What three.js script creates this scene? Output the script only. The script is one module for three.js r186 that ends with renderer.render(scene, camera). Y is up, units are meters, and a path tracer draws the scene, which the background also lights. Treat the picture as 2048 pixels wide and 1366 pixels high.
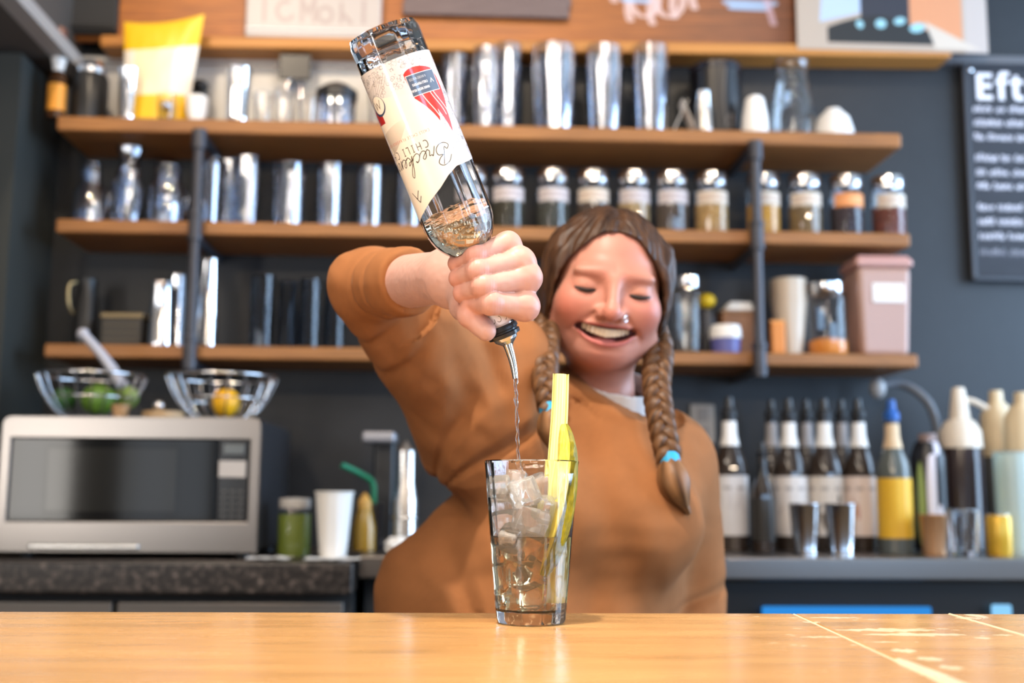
import * as THREE from 'three';
import { RoundedBoxGeometry } from 'three/addons/geometries/RoundedBoxGeometry.js';
import { mergeGeometries, mergeVertices, toCreasedNormals } from 'three/addons/utils/BufferGeometryUtils.js';
import { ImprovedNoise } from 'three/addons/math/ImprovedNoise.js';
import { RectAreaLightUniformsLib } from 'three/addons/lights/RectAreaLightUniformsLib.js';

// ------------------------------------------------------------------ camera, sky, large lights, exposure
const scene = new THREE.Scene();
const renderer = new THREE.WebGLRenderer({ antialias: true });
renderer.toneMapping = THREE.LinearToneMapping;
renderer.toneMappingExposure = 1.0;
renderer.outputColorSpace = THREE.SRGBColorSpace;
renderer.shadowMap.enabled = true;
RectAreaLightUniformsLib.init();

const FPX = 2250, IMG_W = 2048, IMG_H = 1366, RAD = Math.PI / 180;
const camera = new THREE.PerspectiveCamera(2 * Math.atan(IMG_H / 2 / FPX) / RAD, IMG_W / IMG_H, 0.05, 40);
camera.position.set(0, 1.185, 0);
camera.rotation.order = 'YXZ';
camera.rotation.set(7.64 * RAD, -2.5 * RAD, 0.4 * RAD);
camera.focus = 1.035;
camera.userData.fStop = 3.5;
camera.updateMatrixWorld(true);
scene.add(camera);

scene.background = new THREE.Color(0.55, 0.72, 1.0);   // the overcast street outside, seen by the windows only

function areaLight(pos, target, w, h, color, intensity) {
  const l = new THREE.RectAreaLight(color, intensity, w, h);
  l.position.set(...pos); l.lookAt(...target); scene.add(l); return l;
}
// daylight just inside the shop-front windows (z = 3.2), the glazed left side (x = -2.6) and the right side window (x = 3.2)
areaLight([-2.0, 1.55, 3.1], [-2.0, 1.55, 0], 0.6, 1.3, new THREE.Color(0.9, 0.95, 1.0), 3.5);
areaLight([2.6, 1.45, 3.1], [2.6, 1.45, 0], 0.9, 2.1, new THREE.Color(0.42, 0.66, 1.0), 11.0);
areaLight([-2.52, 1.0, 2.15], [0, 1.0, 1.2], 0.6, 1.9, new THREE.Color(1.0, 0.95, 0.88), 21.0);
areaLight([3.1, 1.95, -1.4], [0, 1.95, -1.4], 2.7, 2.0, new THREE.Color(0.5, 0.72, 1.0), 12.0);
// long warm ceiling panels above the bar, running away from the shelves: [x, y, z, width, length, radiance]
const PANELS = [[-1.15, 3.03, 0.7, 0.36, 2.6, 15], [0.35, 3.03, 0.7, 0.3, 2.6, 13]];
// warm pendant bulbs over the bar: [x, y, z, candela]
const PENDANTS = [[-0.95, 2.45, 0.6, 3.5], [0.25, 2.45, 0.6, 3.5], [1.4, 2.45, 0.6, 3]];
// warm ceiling spots, three washing the back shelves and one over the bar: [x, y, z, tx, ty, tz, candela, half cone]
const SPOTS = [[-0.2, 2.95, -0.55, 0.02, 1.2, -1.15, 15, 0.42], [-0.75, 2.95, -1.55, -0.7, 2.0, -2.8, 3.6], [0.05, 2.95, -1.55, 0.0, 2.1, -2.8, 3], [0.9, 2.95, -1.55, 0.8, 1.8, -2.8, 1.8]];
const WARM = new THREE.Color(1.0, 0.80, 0.58);

// ------------------------------------------------------------------ helpers
let seed = 20240611;
const rnd = () => { seed = (seed + 0x6d2b79f5) | 0; let t = Math.imul(seed ^ (seed >>> 15), 1 | seed); t = (t + Math.imul(t ^ (t >>> 7), 61 | t)) ^ t; return ((t ^ (t >>> 14)) >>> 0) / 4294967296; };
const rr = (a, b) => a + (b - a) * rnd();
const V = (x, y, z) => new THREE.Vector3(x, y, z);
const lerp = (a, b, t) => a + (b - a) * t, clamp = (x, a, b) => Math.min(b, Math.max(a, x));
const sstep = (a, b, x) => { const t = clamp((x - a) / (b - a), 0, 1); return t * t * (3 - 2 * t); };
const IN = new ImprovedNoise(), noise = (x, y, z) => IN.noise(x, y, z);
const fbm = (x, y, z) => noise(x, y, z) + 0.5 * noise(2.1 * x + 5, 2.1 * y, 2.1 * z) + 0.25 * noise(4.3 * x, 4.3 * y + 9, 4.3 * z);

// a photo measurement (pixel of the 2048 x 1366 frame) put on the upright plane z of the room
function P(px, py, z) {
  const d = V((px - IMG_W / 2) / FPX, -(py - IMG_H / 2) / FPX, -1).applyQuaternion(camera.quaternion);
  return camera.position.clone().addScaledVector(d, (z - camera.position.z) / d.z);
}
const numbers = {};
function numbered(name) { const n = numbers[name] = (numbers[name] ?? -1) + 1; return n ? name + '_' + String(n).padStart(3, '0') : name; }
function tag(o, label, category, group) {
  o.userData.label = label; o.userData.category = category;
  if (group) o.userData.group = group;
  return o;
}
function thing(name, label, category, pos = [0, 0, 0], turn = 0, group) {
  const o = new THREE.Group(); o.name = numbered(name); scene.add(o);
  o.position.set(...pos); o.rotation.y = turn;
  return tag(o, label, category, group);
}
function part(name, geo, material, parent, label) {
  const m = new THREE.Mesh(geo, material); m.name = name; parent.add(m);
  if (label) m.userData.label = label;
  return m;
}
function struct(name, geo, material) { const m = new THREE.Mesh(geo, material); m.name = name; m.userData.kind = 'structure'; scene.add(m); return m; }
function single(name, geo, material, label, category, group) { const m = new THREE.Mesh(geo, material); m.name = numbered(name); scene.add(m); return tag(m, label, category, group); }
function copyOf(o, pos, label, turn) {
  const c = o.clone(); c.name = numbered(o.name.replace(/_\d{3}$/, '')); c.userData = { ...o.userData }; scene.add(c);
  c.position.set(...pos); if (turn !== undefined) c.rotation.y = turn; if (label) c.userData.label = label;
  return c;
}
const lin = (r, g, b) => new THREE.Color().setRGB(r, g, b);
const S = (hex) => new THREE.Color(hex);
function mat(color, roughness = 0.6, metalness = 0, extra = {}) { return new THREE.MeshPhysicalMaterial({ color, roughness, metalness, ...extra }); }
const M = {
  chrome: mat(lin(0.78, 0.78, 0.8), 0.14, 1), steel: mat(lin(0.6, 0.58, 0.56), 0.26, 1), brushed: mat(lin(0.27, 0.245, 0.228), 0.3, 1),
  clearGlass: new THREE.MeshPhysicalMaterial({ color: lin(0.9, 0.92, 0.97), roughness: 0.03, metalness: 0.13, transmission: 1, thickness: 0.01, ior: 1.5 }),
  smoke: new THREE.MeshPhysicalMaterial({ color: lin(0.3, 0.31, 0.34), roughness: 0.03, transmission: 1, thickness: 0.01, ior: 1.45 }),
  blackIron: mat(lin(0.045, 0.045, 0.055), 0.42, 0.3), black: mat(lin(0.012, 0.012, 0.013), 0.35), blackMatt: mat(lin(0.02, 0.02, 0.021), 0.7),
  white: mat(lin(0.8, 0.78, 0.75), 0.35), paper: mat(lin(0.78, 0.75, 0.71), 0.8), cream: mat(lin(0.75, 0.66, 0.5), 0.5),
  pane: new THREE.MeshPhysicalMaterial({ color: 0xffffff, roughness: 0.02, transmission: 1, thickness: 0, ior: 1.5 }),
  glass: new THREE.MeshPhysicalMaterial({ color: 0xffffff, roughness: 0.0, transmission: 1, thickness: 0.01, ior: 1.5 }),
  greyGlass: new THREE.MeshPhysicalMaterial({ color: lin(0.85, 0.88, 0.95), roughness: 0.05, metalness: 0.3, transmission: 1, thickness: 0.01, ior: 1.5 }),
  darkBottle: new THREE.MeshPhysicalMaterial({ color: lin(0.02, 0.018, 0.02), roughness: 0.08, ior: 1.5 }),
};
function lathe(profile, seg = 40, crease = 0.6) {
  const g = new THREE.LatheGeometry(profile.map(([r, y]) => new THREE.Vector2(Math.max(r, 1e-5), y)), seg);
  return crease ? toCreasedNormals(g, crease) : g;
}
function tube(points, r, seg = 32, rad = 8, closed = false) { return new THREE.TubeGeometry(new THREE.CatmullRomCurve3(points, closed), seg, r, rad, closed); }
function ball(r, x = 0, y = 0, z = 0, sx = 1, sy = 1, sz = 1) { return new THREE.SphereGeometry(r, 24, 16).scale(sx, sy, sz).translate(x, y, z); }
function rbox(w, h, d, r = 0.004, x = 0, y = 0, z = 0) { return new RoundedBoxGeometry(w, h, d, 3, Math.min(r, w / 2.01, h / 2.01, d / 2.01)).translate(x, y, z); }
function box(x0, x1, y0, y1, z0, z1) { return new THREE.BoxGeometry(x1 - x0, y1 - y0, z1 - z0).translate((x0 + x1) / 2, (y0 + y1) / 2, (z0 + z1) / 2); }
const clean = (g) => { const o = (g.index ? g.toNonIndexed() : g.clone()); for (const k of Object.keys(o.attributes)) if (!['position', 'normal', 'uv'].includes(k)) o.deleteAttribute(k); return o; };
const merge = (list) => mergeGeometries(list.map(clean));
function canvas(w, h, draw, srgb = true) {
  const c = document.createElement('canvas'); c.width = w; c.height = h;
  draw(c.getContext('2d'), w, h);
  const t = new THREE.CanvasTexture(c); t.wrapS = t.wrapT = THREE.RepeatWrapping; t.magFilter = THREE.LinearFilter;
  if (srgb) t.colorSpace = THREE.SRGBColorSpace;
  return t;
}
// colour per texel from a function of (u, v) in 0..1; f returns sRGB 0..255
function dataTexture(w, h, f, srgb = true) {
  const a = new Uint8Array(w * h * 4);
  for (let y = 0; y < h; y++) for (let x = 0; x < w; x++) { const c = f(x / w, y / h); const o = (y * w + x) * 4; a[o] = clamp(c[0], 0, 255); a[o + 1] = clamp(c[1], 0, 255); a[o + 2] = clamp(c[2], 0, 255); a[o + 3] = 255; }
  const t = new THREE.DataTexture(a, w, h); t.magFilter = THREE.LinearFilter; t.minFilter = THREE.LinearFilter; t.wrapS = t.wrapT = THREE.RepeatWrapping; t.needsUpdate = true;
  if (srgb) t.colorSpace = THREE.SRGBColorSpace;
  return t;
}
// wood: grain along u, uv in metres mapped by repeat
const woodTex = (base, dark, sx, sy, sd = 0) => dataTexture(512, 256, (u, v) => {
  const n = fbm(u * sx + sd, v * sy, sd) * 0.5 + 0.5, f = noise(u * sx * 3, v * sy * 7, 3 + sd) * 0.5 + 0.5, k = clamp(0.62 * n + 0.38 * f, 0, 1);
  return [lerp(dark[0], base[0], k), lerp(dark[1], base[1], k), lerp(dark[2], base[2], k)];
});
// world-size box mapping: u along x (or z), v along y
function boxUV(g, sx = 1, sy = 1) {
  const p = g.attributes.position, n = g.attributes.normal, uv = new Float32Array(p.count * 2);
  for (let i = 0; i < p.count; i++) {
    const nx = Math.abs(n.getX(i)), ny = Math.abs(n.getY(i)), nz = Math.abs(n.getZ(i));
    let u, v;
    if (ny >= nx && ny >= nz) { u = p.getX(i); v = p.getZ(i); } else if (nz >= nx) { u = p.getX(i); v = p.getY(i); } else { u = p.getZ(i); v = p.getY(i); }
    uv[2 * i] = u * sx; uv[2 * i + 1] = v * sy;
  }
  g.setAttribute('uv', new THREE.BufferAttribute(uv, 2)); return g;
}
// ---- signed distance modelling
const smin = (a, b, k) => { const h = Math.max(k - Math.abs(a - b), 0) / k; return Math.min(a, b) - h * h * k * 0.25; };
const smax = (a, b, k) => -smin(-a, -b, k);
const ell = (x, y, z, a, b, c) => { const k0 = Math.hypot(x / a, y / b, z / c), k1 = Math.hypot(x / (a * a), y / (b * b), z / (c * c)); return k1 < 1e-9 ? -Math.min(a, b, c) : k0 * (k0 - 1) / k1; };
// tapered capsule from a (radius ra) to b (radius rb)
function cap(x, y, z, a, b, ra, rb) {
  const bx = b.x - a.x, by = b.y - a.y, bz = b.z - a.z, px = x - a.x, py = y - a.y, pz = z - a.z;
  const t = clamp((px * bx + py * by + pz * bz) / (bx * bx + by * by + bz * bz), 0, 1);
  return Math.hypot(px - bx * t, py - by * t, pz - bz * t) - lerp(ra, rb, t);
}
// surface nets
function nets(f, lo, hi, cell, color) {
  const n = [0, 1, 2].map((k) => Math.ceil((hi[k] - lo[k]) / cell / 4) * 4 + 1), [nx, ny, nz] = n, F = new Float32Array(nx * ny * nz), B = 4;
  const id = (i, j, k) => (k * ny + j) * nx + i;
  for (let K = 0; K < nz; K += B) for (let J = 0; J < ny; J += B) for (let I = 0; I < nx; I += B) {
    const c = f(lo[0] + (I + 1.5) * cell, lo[1] + (J + 1.5) * cell, lo[2] + (K + 1.5) * cell), far = Math.abs(c) > cell * B * 2.4;
    for (let k = K; k < Math.min(K + B, nz); k++) for (let j = J; j < Math.min(J + B, ny); j++) for (let i = I; i < Math.min(I + B, nx); i++)
      F[id(i, j, k)] = far ? c : f(lo[0] + i * cell, lo[1] + j * cell, lo[2] + k * cell);
  }
  const idx = new Int32Array(nx * ny * nz).fill(-1), pos = [], nor = [], col = [], tri = [];
  const E = [[0, 1], [2, 3], [4, 5], [6, 7], [0, 2], [1, 3], [4, 6], [5, 7], [0, 4], [1, 5], [2, 6], [3, 7]], c = new Float32Array(8), e = cell * 0.4;
  for (let k = 0; k < nz - 1; k++) for (let j = 0; j < ny - 1; j++) for (let i = 0; i < nx - 1; i++) {
    let m = 0;
    for (let q = 0; q < 8; q++) { c[q] = F[id(i + (q & 1), j + ((q >> 1) & 1), k + (q >> 2))]; if (c[q] < 0) m |= 1 << q; }
    if (m === 0 || m === 255) continue;
    let x = 0, y = 0, z = 0, s = 0;
    for (const [a, b] of E) if ((c[a] < 0) !== (c[b] < 0)) { const t = c[a] / (c[a] - c[b]); x += lerp(a & 1, b & 1, t); y += lerp((a >> 1) & 1, (b >> 1) & 1, t); z += lerp(a >> 2, b >> 2, t); s++; }
    x = lo[0] + (i + x / s) * cell; y = lo[1] + (j + y / s) * cell; z = lo[2] + (k + z / s) * cell;
    idx[id(i, j, k)] = pos.length / 3; pos.push(x, y, z);
    const gx = f(x + e, y, z) - f(x - e, y, z), gy = f(x, y + e, z) - f(x, y - e, z), gz = f(x, y, z + e) - f(x, y, z - e), l = Math.hypot(gx, gy, gz) || 1;
    nor.push(gx / l, gy / l, gz / l);
    if (color) col.push(...color(x, y, z));
  }
  const quad = (a, b, d, g, flip) => { if (a < 0 || b < 0 || d < 0 || g < 0) return; if (flip) tri.push(a, d, b, a, g, d); else tri.push(a, b, d, a, d, g); };
  for (let k = 1; k < nz - 1; k++) for (let j = 1; j < ny - 1; j++) for (let i = 1; i < nx - 1; i++) {
    const s = F[id(i, j, k)] < 0;
    if (s !== F[id(i + 1, j, k)] < 0) quad(idx[id(i, j - 1, k - 1)], idx[id(i, j, k - 1)], idx[id(i, j, k)], idx[id(i, j - 1, k)], !s);
    if (s !== F[id(i, j + 1, k)] < 0) quad(idx[id(i - 1, j, k - 1)], idx[id(i - 1, j, k)], idx[id(i, j, k)], idx[id(i, j, k - 1)], !s);
    if (s !== F[id(i, j, k + 1)] < 0) quad(idx[id(i - 1, j - 1, k)], idx[id(i, j - 1, k)], idx[id(i, j, k)], idx[id(i - 1, j, k)], !s);
  }
  const g = new THREE.BufferGeometry();
  g.setAttribute('position', new THREE.Float32BufferAttribute(pos, 3)); g.setAttribute('normal', new THREE.Float32BufferAttribute(nor, 3));
  if (color) g.setAttribute('color', new THREE.Float32BufferAttribute(col, 3));
  g.setIndex(tri); return g;
}
// ------------------------------------------------------------------ the room
const ZW = -2.85;                                      // face of the back wall
const wallTex = dataTexture(256, 256, (u, v) => { const n = noise(u * 9, v * 9, 1) * 5 + noise(u * 40, v * 40, 2) * 4; return [24 + n * 0.6, 27 + n * 0.6, 32 + n * 0.6]; });
wallTex.repeat.set(0.8, 0.8);
const wallMat = mat(0xffffff, 0.5, 0, { map: wallTex }), plaster = mat(lin(0.2, 0.185, 0.17), 0.85), darkWall = mat(lin(0.028, 0.031, 0.028), 0.75);
struct('floor', box(-2.7, 3.4, -0.1, 0, -3.1, 3.4), mat(lin(0.12, 0.11, 0.1), 0.6));
struct('ceiling', box(-2.7, 3.4, 3.1, 3.2, -3.1, 3.4), mat(lin(0.35, 0.33, 0.3), 0.9));
struct('wall_back', boxUV(box(-2.7, 3.4, 0, 3.1, ZW - 0.15, ZW)), wallMat);

const holed = (a0, a1, holes, y0, y1) => {             // boxes that leave window openings along one axis
  const out = []; let a = a0;
  for (const [h0, h1] of holes) { out.push([a, h0, 0, 3.1], [h0, h1, 0, y0], [h0, h1, y1, 3.1]); a = h1; }
  out.push([a, a1, 0, 3.1]); return out;
};
struct('wall_front', merge(holed(-2.7, 3.4, [[-2.3, -1.7], [2.15, 3.05]], 0.4, 2.5).map(([a, b, c, d]) => box(a, b, c, d, 3.2, 3.35))), plaster);
struct('wall_right', merge(holed(-2.85, 3.2, [[-2.75, -0.05]], 0.95, 2.95).map(([a, b, c, d]) => box(3.2, 3.35, c, d, a, b))), plaster);
struct('wall_left', merge(holed(-2.85, 3.3, [[1.5, 2.8]], 0.05, 1.95).map(([a, b, c, d]) => box(-2.7, -2.6, c, d, a, b))), plaster);
const frameMat = mat(lin(0.05, 0.05, 0.05), 0.5);
function windowFrame(n, make) { const g = new THREE.Group(); g.name = 'window_' + n; g.userData.kind = 'structure'; scene.add(g); for (const [nm, ge] of make) part(nm, ge, frameMat, g); }
const bars = (a0, a1, y0, y1, at) => [['window_frame', merge([at(a0, a0 + 0.05, y0, y1), at(a1 - 0.05, a1, y0, y1), at(a0, a1, y0, y0 + 0.05), at(a0, a1, y1 - 0.05, y1)])], ['mullion', at((a0 + a1) / 2 - 0.02, (a0 + a1) / 2 + 0.02, y0, y1)]];
windowFrame(1, bars(-2.3, -1.7, 0.4, 2.5, (a, b, c, d) => box(a, b, c, d, 3.24, 3.3)));
windowFrame(2, bars(2.15, 3.05, 0.4, 2.5, (a, b, c, d) => box(a, b, c, d, 3.24, 3.3)));
windowFrame(4, bars(1.5, 2.8, 0.05, 1.95, (a, b, c, d) => box(-2.68, -2.63, c, d, a, b)));
windowFrame(3, bars(-2.75, -0.05, 0.95, 2.95, (a, b, c, d) => box(3.24, 3.3, c, d, a, b)));
// dark wall end at the left of the shelves and the boxed soffit over it with its pale edge
struct('pillar_left', box(-2.6, -1.045, 1.0475, 2.2, ZW, -2.58), darkWall);
struct('trim_1', boxUV(box(-2.6, -1.0, 2.215, 3.1, ZW, -1.2)), mat(lin(0.075, 0.062, 0.052), 0.8));
struct('trim_2', box(-1.0, -0.955, 2.215, 2.25, ZW, -1.2), mat(lin(0.34, 0.32, 0.3), 0.6));

// pendant lamps over the bar (above the picture) and track spots over the shelves
PENDANTS.forEach(([x, y, z, cd], i) => {
  const t = thing('pendant_lamp', ['left warm globe pendant lamp hanging over the bar', 'middle warm globe pendant lamp hanging over the bar', 'right warm globe pendant lamp hanging over the bar'][i], 'lamp', [x, y, z], 0, 'pendant lamps over the bar');
  part('bulb', ball(0.05), new THREE.MeshStandardMaterial({ color: 0xffffff, emissive: WARM, emissiveIntensity: 6 }), t);
  part('socket', lathe([[0.001, 0.1], [0.025, 0.1], [0.025, 0.045], [0.001, 0.045]]), M.blackIron, t);
  part('cord', lathe([[0.004, 0.1], [0.004, 3.1 - y]], 8), M.black, t);
  const l = new THREE.PointLight(WARM, cd); l.position.set(x, y - 0.06, z); l.castShadow = true; l.shadow.radius = 2.5; scene.add(l);
});
PANELS.forEach(([x, y, z, w, l, rad], i) => {
  const t = thing('ceiling_panel', ['left long warm ceiling light panel', 'right long warm ceiling light panel'][i] + ' above the bar', 'lamp', [x, y, z], 0, 'ceiling light panels');
  part('frame', merge([box(-w / 2 - 0.02, -w / 2, 0, 0.06, -l / 2, l / 2), box(w / 2, w / 2 + 0.02, 0, 0.06, -l / 2, l / 2), box(-w / 2 - 0.02, w / 2 + 0.02, 0, 0.06, -l / 2 - 0.02, -l / 2), box(-w / 2 - 0.02, w / 2 + 0.02, 0, 0.06, l / 2, l / 2 + 0.02)]), M.white, t);
  part('diffuser_light', box(-w / 2, w / 2, 0.02, 0.03, -l / 2, l / 2), new THREE.MeshStandardMaterial({ color: 0xffffff, emissive: WARM.clone().lerp(new THREE.Color(1, 1, 1), 0.35), emissiveIntensity: 1.2 }), t);
  areaLight([x, y + 0.012, z], [x, 0, z - 0.0001], w, l, WARM.clone().lerp(new THREE.Color(1, 1, 1), 0.35), rad);
});
SPOTS.forEach(([x, y, z, tx, ty, tz, cd, cone], i) => {
  const t = thing('spot_lamp', ['black ceiling spot lamp aimed down at the wooden bar', 'left black ceiling spot lamp aimed at the back shelves', 'middle black ceiling spot lamp aimed at the back shelves', 'right black ceiling spot lamp aimed at the back shelves'][i], 'lamp', [x, y, z], 0, 'ceiling spot lamps');
  const d = V(tx - x, ty - y, tz - z).normalize(), q = new THREE.Quaternion().setFromUnitVectors(V(0, -1, 0), d);
  part('housing', lathe([[0.03, 0.06], [0.045, -0.05], [0.041, -0.05], [0.027, 0.055]]).applyQuaternion(q), M.blackIron, t);
  part('bulb', lathe([[0.001, -0.03], [0.035, -0.03], [0.03, 0.0], [0.001, 0.01]]).applyQuaternion(q), new THREE.MeshStandardMaterial({ color: 0xffffff, emissive: WARM, emissiveIntensity: 6 }), t);
  part('stem', lathe([[0.006, 0.03], [0.006, 3.1 - y]], 8), M.blackIron, t);
  const l = new THREE.SpotLight(i ? WARM : WARM.clone().lerp(new THREE.Color(1, 1, 1), 0.5), cd, 0, cone ?? 0.75, 0.8); l.position.set(x, y, z).addScaledVector(d, 0.06); l.target.position.set(tx, ty, tz); l.castShadow = true; l.shadow.radius = 1.6; scene.add(l, l.target);
});

// ------------------------------------------------------------------ the bar top in the foreground
const BAR = 1.07;
const G0 = P(1590, 1228, 0), onBar = (px, py) => { const d = V((px - 1024) / FPX, -(py - 683) / FPX, -1).applyQuaternion(camera.quaternion); return camera.position.clone().addScaledVector(d, (BAR - 1.185) / d.y); };
const barTex = canvas(2048, 1024, (c, w, h) => {       // 1.9 m x 0.95 m of varnished wood
  const img = c.createImageData(w, h), a = img.data;
  for (let y = 0; y < h; y++) for (let x = 0; x < w; x++) {
    const u = x / w * 1.9, v = y / h * 0.95;
    const g = fbm(u * 3, v * 26, 0) * 0.5, f = noise(u * 9, v * 150, 4) * 0.5, b = fbm(u * 2.2, v * 5, 8), s = noise(u * 34, v * 420, 6) * 0.4, k = clamp(0.66 + 0.2 * g + 0.16 * f + 0.12 * b + 0.1 * s, 0, 1), o = (y * w + x) * 4;
    const q = sstep(0.25, 0.75, noise(u * 5 + 2, v * 22, 12) - 0.02) * 0.16;
    a[o] = lerp(158, 226, k) * (1 - q); a[o + 1] = lerp(106, 177, k) * (1 - q); a[o + 2] = lerp(56, 116, k) * (1 - q * 1.3); a[o + 3] = 255;
  }
  c.putImageData(img, 0, 0);
  // worn-off varnish beside the joints: pale wood, ragged along the grain
  const X = (m) => (m + 0.75) / 1.9 * w, Y = (m) => (m + 1.12) / 0.95 * h;
  const chip = (px0, px1, py, th) => { const p = onBar(px0, py), q = onBar(px1, py), t = onBar(px0, py + th);
    c.fillStyle = '#efd6ab'; c.beginPath(); const n = 16, y0 = Y(p.z), hh = (Y(t.z) - y0);
    for (let i = 0; i <= n; i++) c.lineTo(lerp(X(p.x), X(q.x), i / n), y0 - hh * (0.2 + 0.5 * rnd()) * Math.sin(Math.PI * (0.08 + 0.84 * i / n)));
    for (let i = n; i >= 0; i--) c.lineTo(lerp(X(p.x), X(q.x), i / n), y0 + hh * (0.2 + 0.5 * rnd()) * Math.sin(Math.PI * (0.08 + 0.84 * i / n)));
    c.fill(); };
  for (const a2 of [[1672, 1870, 1260, 7], [1725, 1930, 1269, 6], [1620, 1720, 1235, 3], [1600, 1690, 1274, 3], [1782, 1830, 1301, 8], [1835, 1885, 1318, 10], [1880, 1925, 1335, 8], [1935, 1965, 1231, 12], [1910, 1962, 1236, 5], [1950, 1980, 1276, 4], [1985, 2025, 1270, 3], [1605, 1640, 1244, 4], [1740, 1800, 1284, 2], [1700, 1715, 1290, 2]]) chip(...a2);
  for (let i = 0; i < 26; i++) { const px = rr(1500, 2000), py = rr(1232, 1300); chip(px, px + rr(6, 22), py, 1.2); }
  // long wear beside the first joint near the camera
  const j = [[1782, 1318, 16], [1800, 1330, 34], [1850, 1352, 44], [1905, 1380, 55]];
  c.fillStyle = '#f2dcb6'; c.beginPath();
  for (const [px, py] of j) { const p = onBar(px, py); c.lineTo(X(p.x), Y(p.z)); }
  for (const [px, py, wd] of [...j].reverse()) { const p = onBar(px + wd, py - 2); c.lineTo(X(p.x), Y(p.z)); }
  c.fill();
  c.strokeStyle = 'rgba(90,52,20,0.25)'; c.lineWidth = 1.3;
  for (let i = 0; i < 110; i++) { const x = rnd() * w, y = rnd() * h, l = rr(30, 260); c.beginPath(); c.moveTo(x, y); c.bezierCurveTo(x + l * 0.3, y + rr(-3, 3), x + l * 0.6, y + rr(-3, 3), x + l, y + rr(-4, 4)); c.stroke(); }
});
const barRough = dataTexture(256, 256, (u, v) => { const n = 62 + 26 * noise(u * 6, v * 26, 2) + 14 * noise(u * 30, v * 60, 1); return [n, n, n]; }, false);
const barMat = mat(0xffffff, 1, 0, { map: barTex, roughnessMap: barRough, clearcoat: 0.35, clearcoatRoughness: 0.16 });
const barEdgeMat = mat(lin(0.3, 0.15, 0.06), 0.5), fillMat = mat(lin(0.66, 0.53, 0.36), 0.6);
const bar = thing('bar_counter', 'long varnished wooden bar counter with worn pale patches in front', 'bar counter', [0, 0, 0]);
{
  const s = [[onBar(1590, 1228), onBar(1888, 1364)], [onBar(1900, 1228), onBar(2046, 1270)]].map(([a, b]) => (z) => a.x + (b.x - a.x) * (z - a.z) / (b.z - a.z));
  const zf = -1.108, zn = -0.18, e = 0.0009;
  const plank = (l, r) => {
    const sh = new THREE.Shape([[l(zf) + e, -zf], [l(zn) + e, -zn], [r(zn) - e, -zn], [r(zf) - e, -zf]].map(([x, y]) => new THREE.Vector2(x, y)));
    const g = new THREE.ExtrudeGeometry(sh, { depth: 0.036, bevelEnabled: true, bevelSize: 0.0022, bevelThickness: 0.002, bevelOffset: -0.0022, bevelSegments: 2 }).rotateX(-Math.PI / 2).translate(0, BAR - 0.038, 0);
    const p = g.attributes.position, uv = new Float32Array(p.count * 2);
    for (let i = 0; i < p.count; i++) { uv[2 * i] = (p.getX(i) + 0.75) / 1.9; uv[2 * i + 1] = 1 - (p.getZ(i) + 1.12) / 0.95; }
    g.setAttribute('uv', new THREE.BufferAttribute(uv, 2)); return g;
  };
  part('plank', plank(() => -2.2, s[0]), barMat, bar); part('plank', plank(s[0], s[1]), barMat, bar); part('plank', plank(s[1], () => 2.4), barMat, bar);
  part('substrate', box(-2.19, 2.39, BAR - 0.075, BAR - 0.0385, zf + 0.01, zn - 0.01), fillMat, bar);
  part('front_panel', box(-2.15, 2.35, 0, BAR - 0.075, -0.62, -0.58), barEdgeMat, bar);
  part('back_panel', box(-2.15, 2.35, 0, BAR - 0.075, -1.06, -1.03), barEdgeMat, bar);
  s.forEach((f, i) => part('joint_filler', merge([tube([V(f(zf), BAR - 0.0016, zf), V(f(-0.6), BAR - 0.0016, -0.6), V(f(zn), BAR - 0.0016, zn)], [0.0016, 0.0024][i], 8, 6)]), fillMat, bar));
}
// ------------------------------------------------------------------ back wall: shelves, pipes, ledge, boards
const S1 = 2.064, S2 = 1.814, S3 = 1.5185, ZS = -2.62, ZR = -2.705;   // shelf heights, shelf front, the row of things on a shelf
const shelfTex = woodTex([196, 132, 68], [92, 56, 25], 5, 60, 1), ledgeTex = woodTex([222, 156, 74], [140, 86, 34], 4, 50, 7);
shelfTex.repeat.set(1, 3); ledgeTex.repeat.set(0.8, 3);
const shelfMat = mat(0xffffff, 0.5, 0, { map: shelfTex }), ledgeMat = mat(0xffffff, 0.5, 0, { map: ledgeTex });
const LEDGE = P(960, 79, -2.755).y;
const span = (x0, x1, py, z) => { const a = P(x0, py, z), b = P(x1, py, z); return { x: (a.x + b.x) / 2, w: b.x - a.x, x0: a.x, x1: b.x }; };
const board = (x0, x1, y, th, z0, z1, r = 0.006) => { const s = span(x0, x1, 500, ZS); const g = new RoundedBoxGeometry(s.x1 - s.x0, th, z1 - z0, 3, r).translate((s.x0 + s.x1) / 2, y - th / 2, (z0 + z1) / 2); return boxUV(g); };
single('wall_shelf', board(97, 1812, S1, 0.036, -2.848, ZS), shelfMat, 'topmost of the three long wooden wall shelves, carrying tall glasses', 'shelf', 'wooden wall shelves');
single('wall_shelf', board(108, 1822, S2, 0.033, -2.848, ZS), shelfMat, 'middle of the three long wooden wall shelves, carrying spice jars and tumblers', 'shelf', 'wooden wall shelves');
single('wall_shelf', board(100, 1828, S3, 0.032, -2.848, ZS), shelfMat, 'lowest of the three long wooden wall shelves, carrying metal shakers', 'shelf', 'wooden wall shelves');
single('wall_ledge', board(135, 1972, LEDGE, 0.031, -2.848, -2.755).translate(0, -LEDGE, 0).rotateZ(0.012).translate(0, LEDGE, 0), ledgeMat, 'orange wooden picture ledge high on the wall above the shelves', 'shelf');
struct('trim_3', box(0.45, 3.2, P(1900, 124, -2.81).y, P(1900, 109, -2.81).y, ZW, -2.81), mat(lin(0.1, 0.1, 0.11), 0.6));

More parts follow.
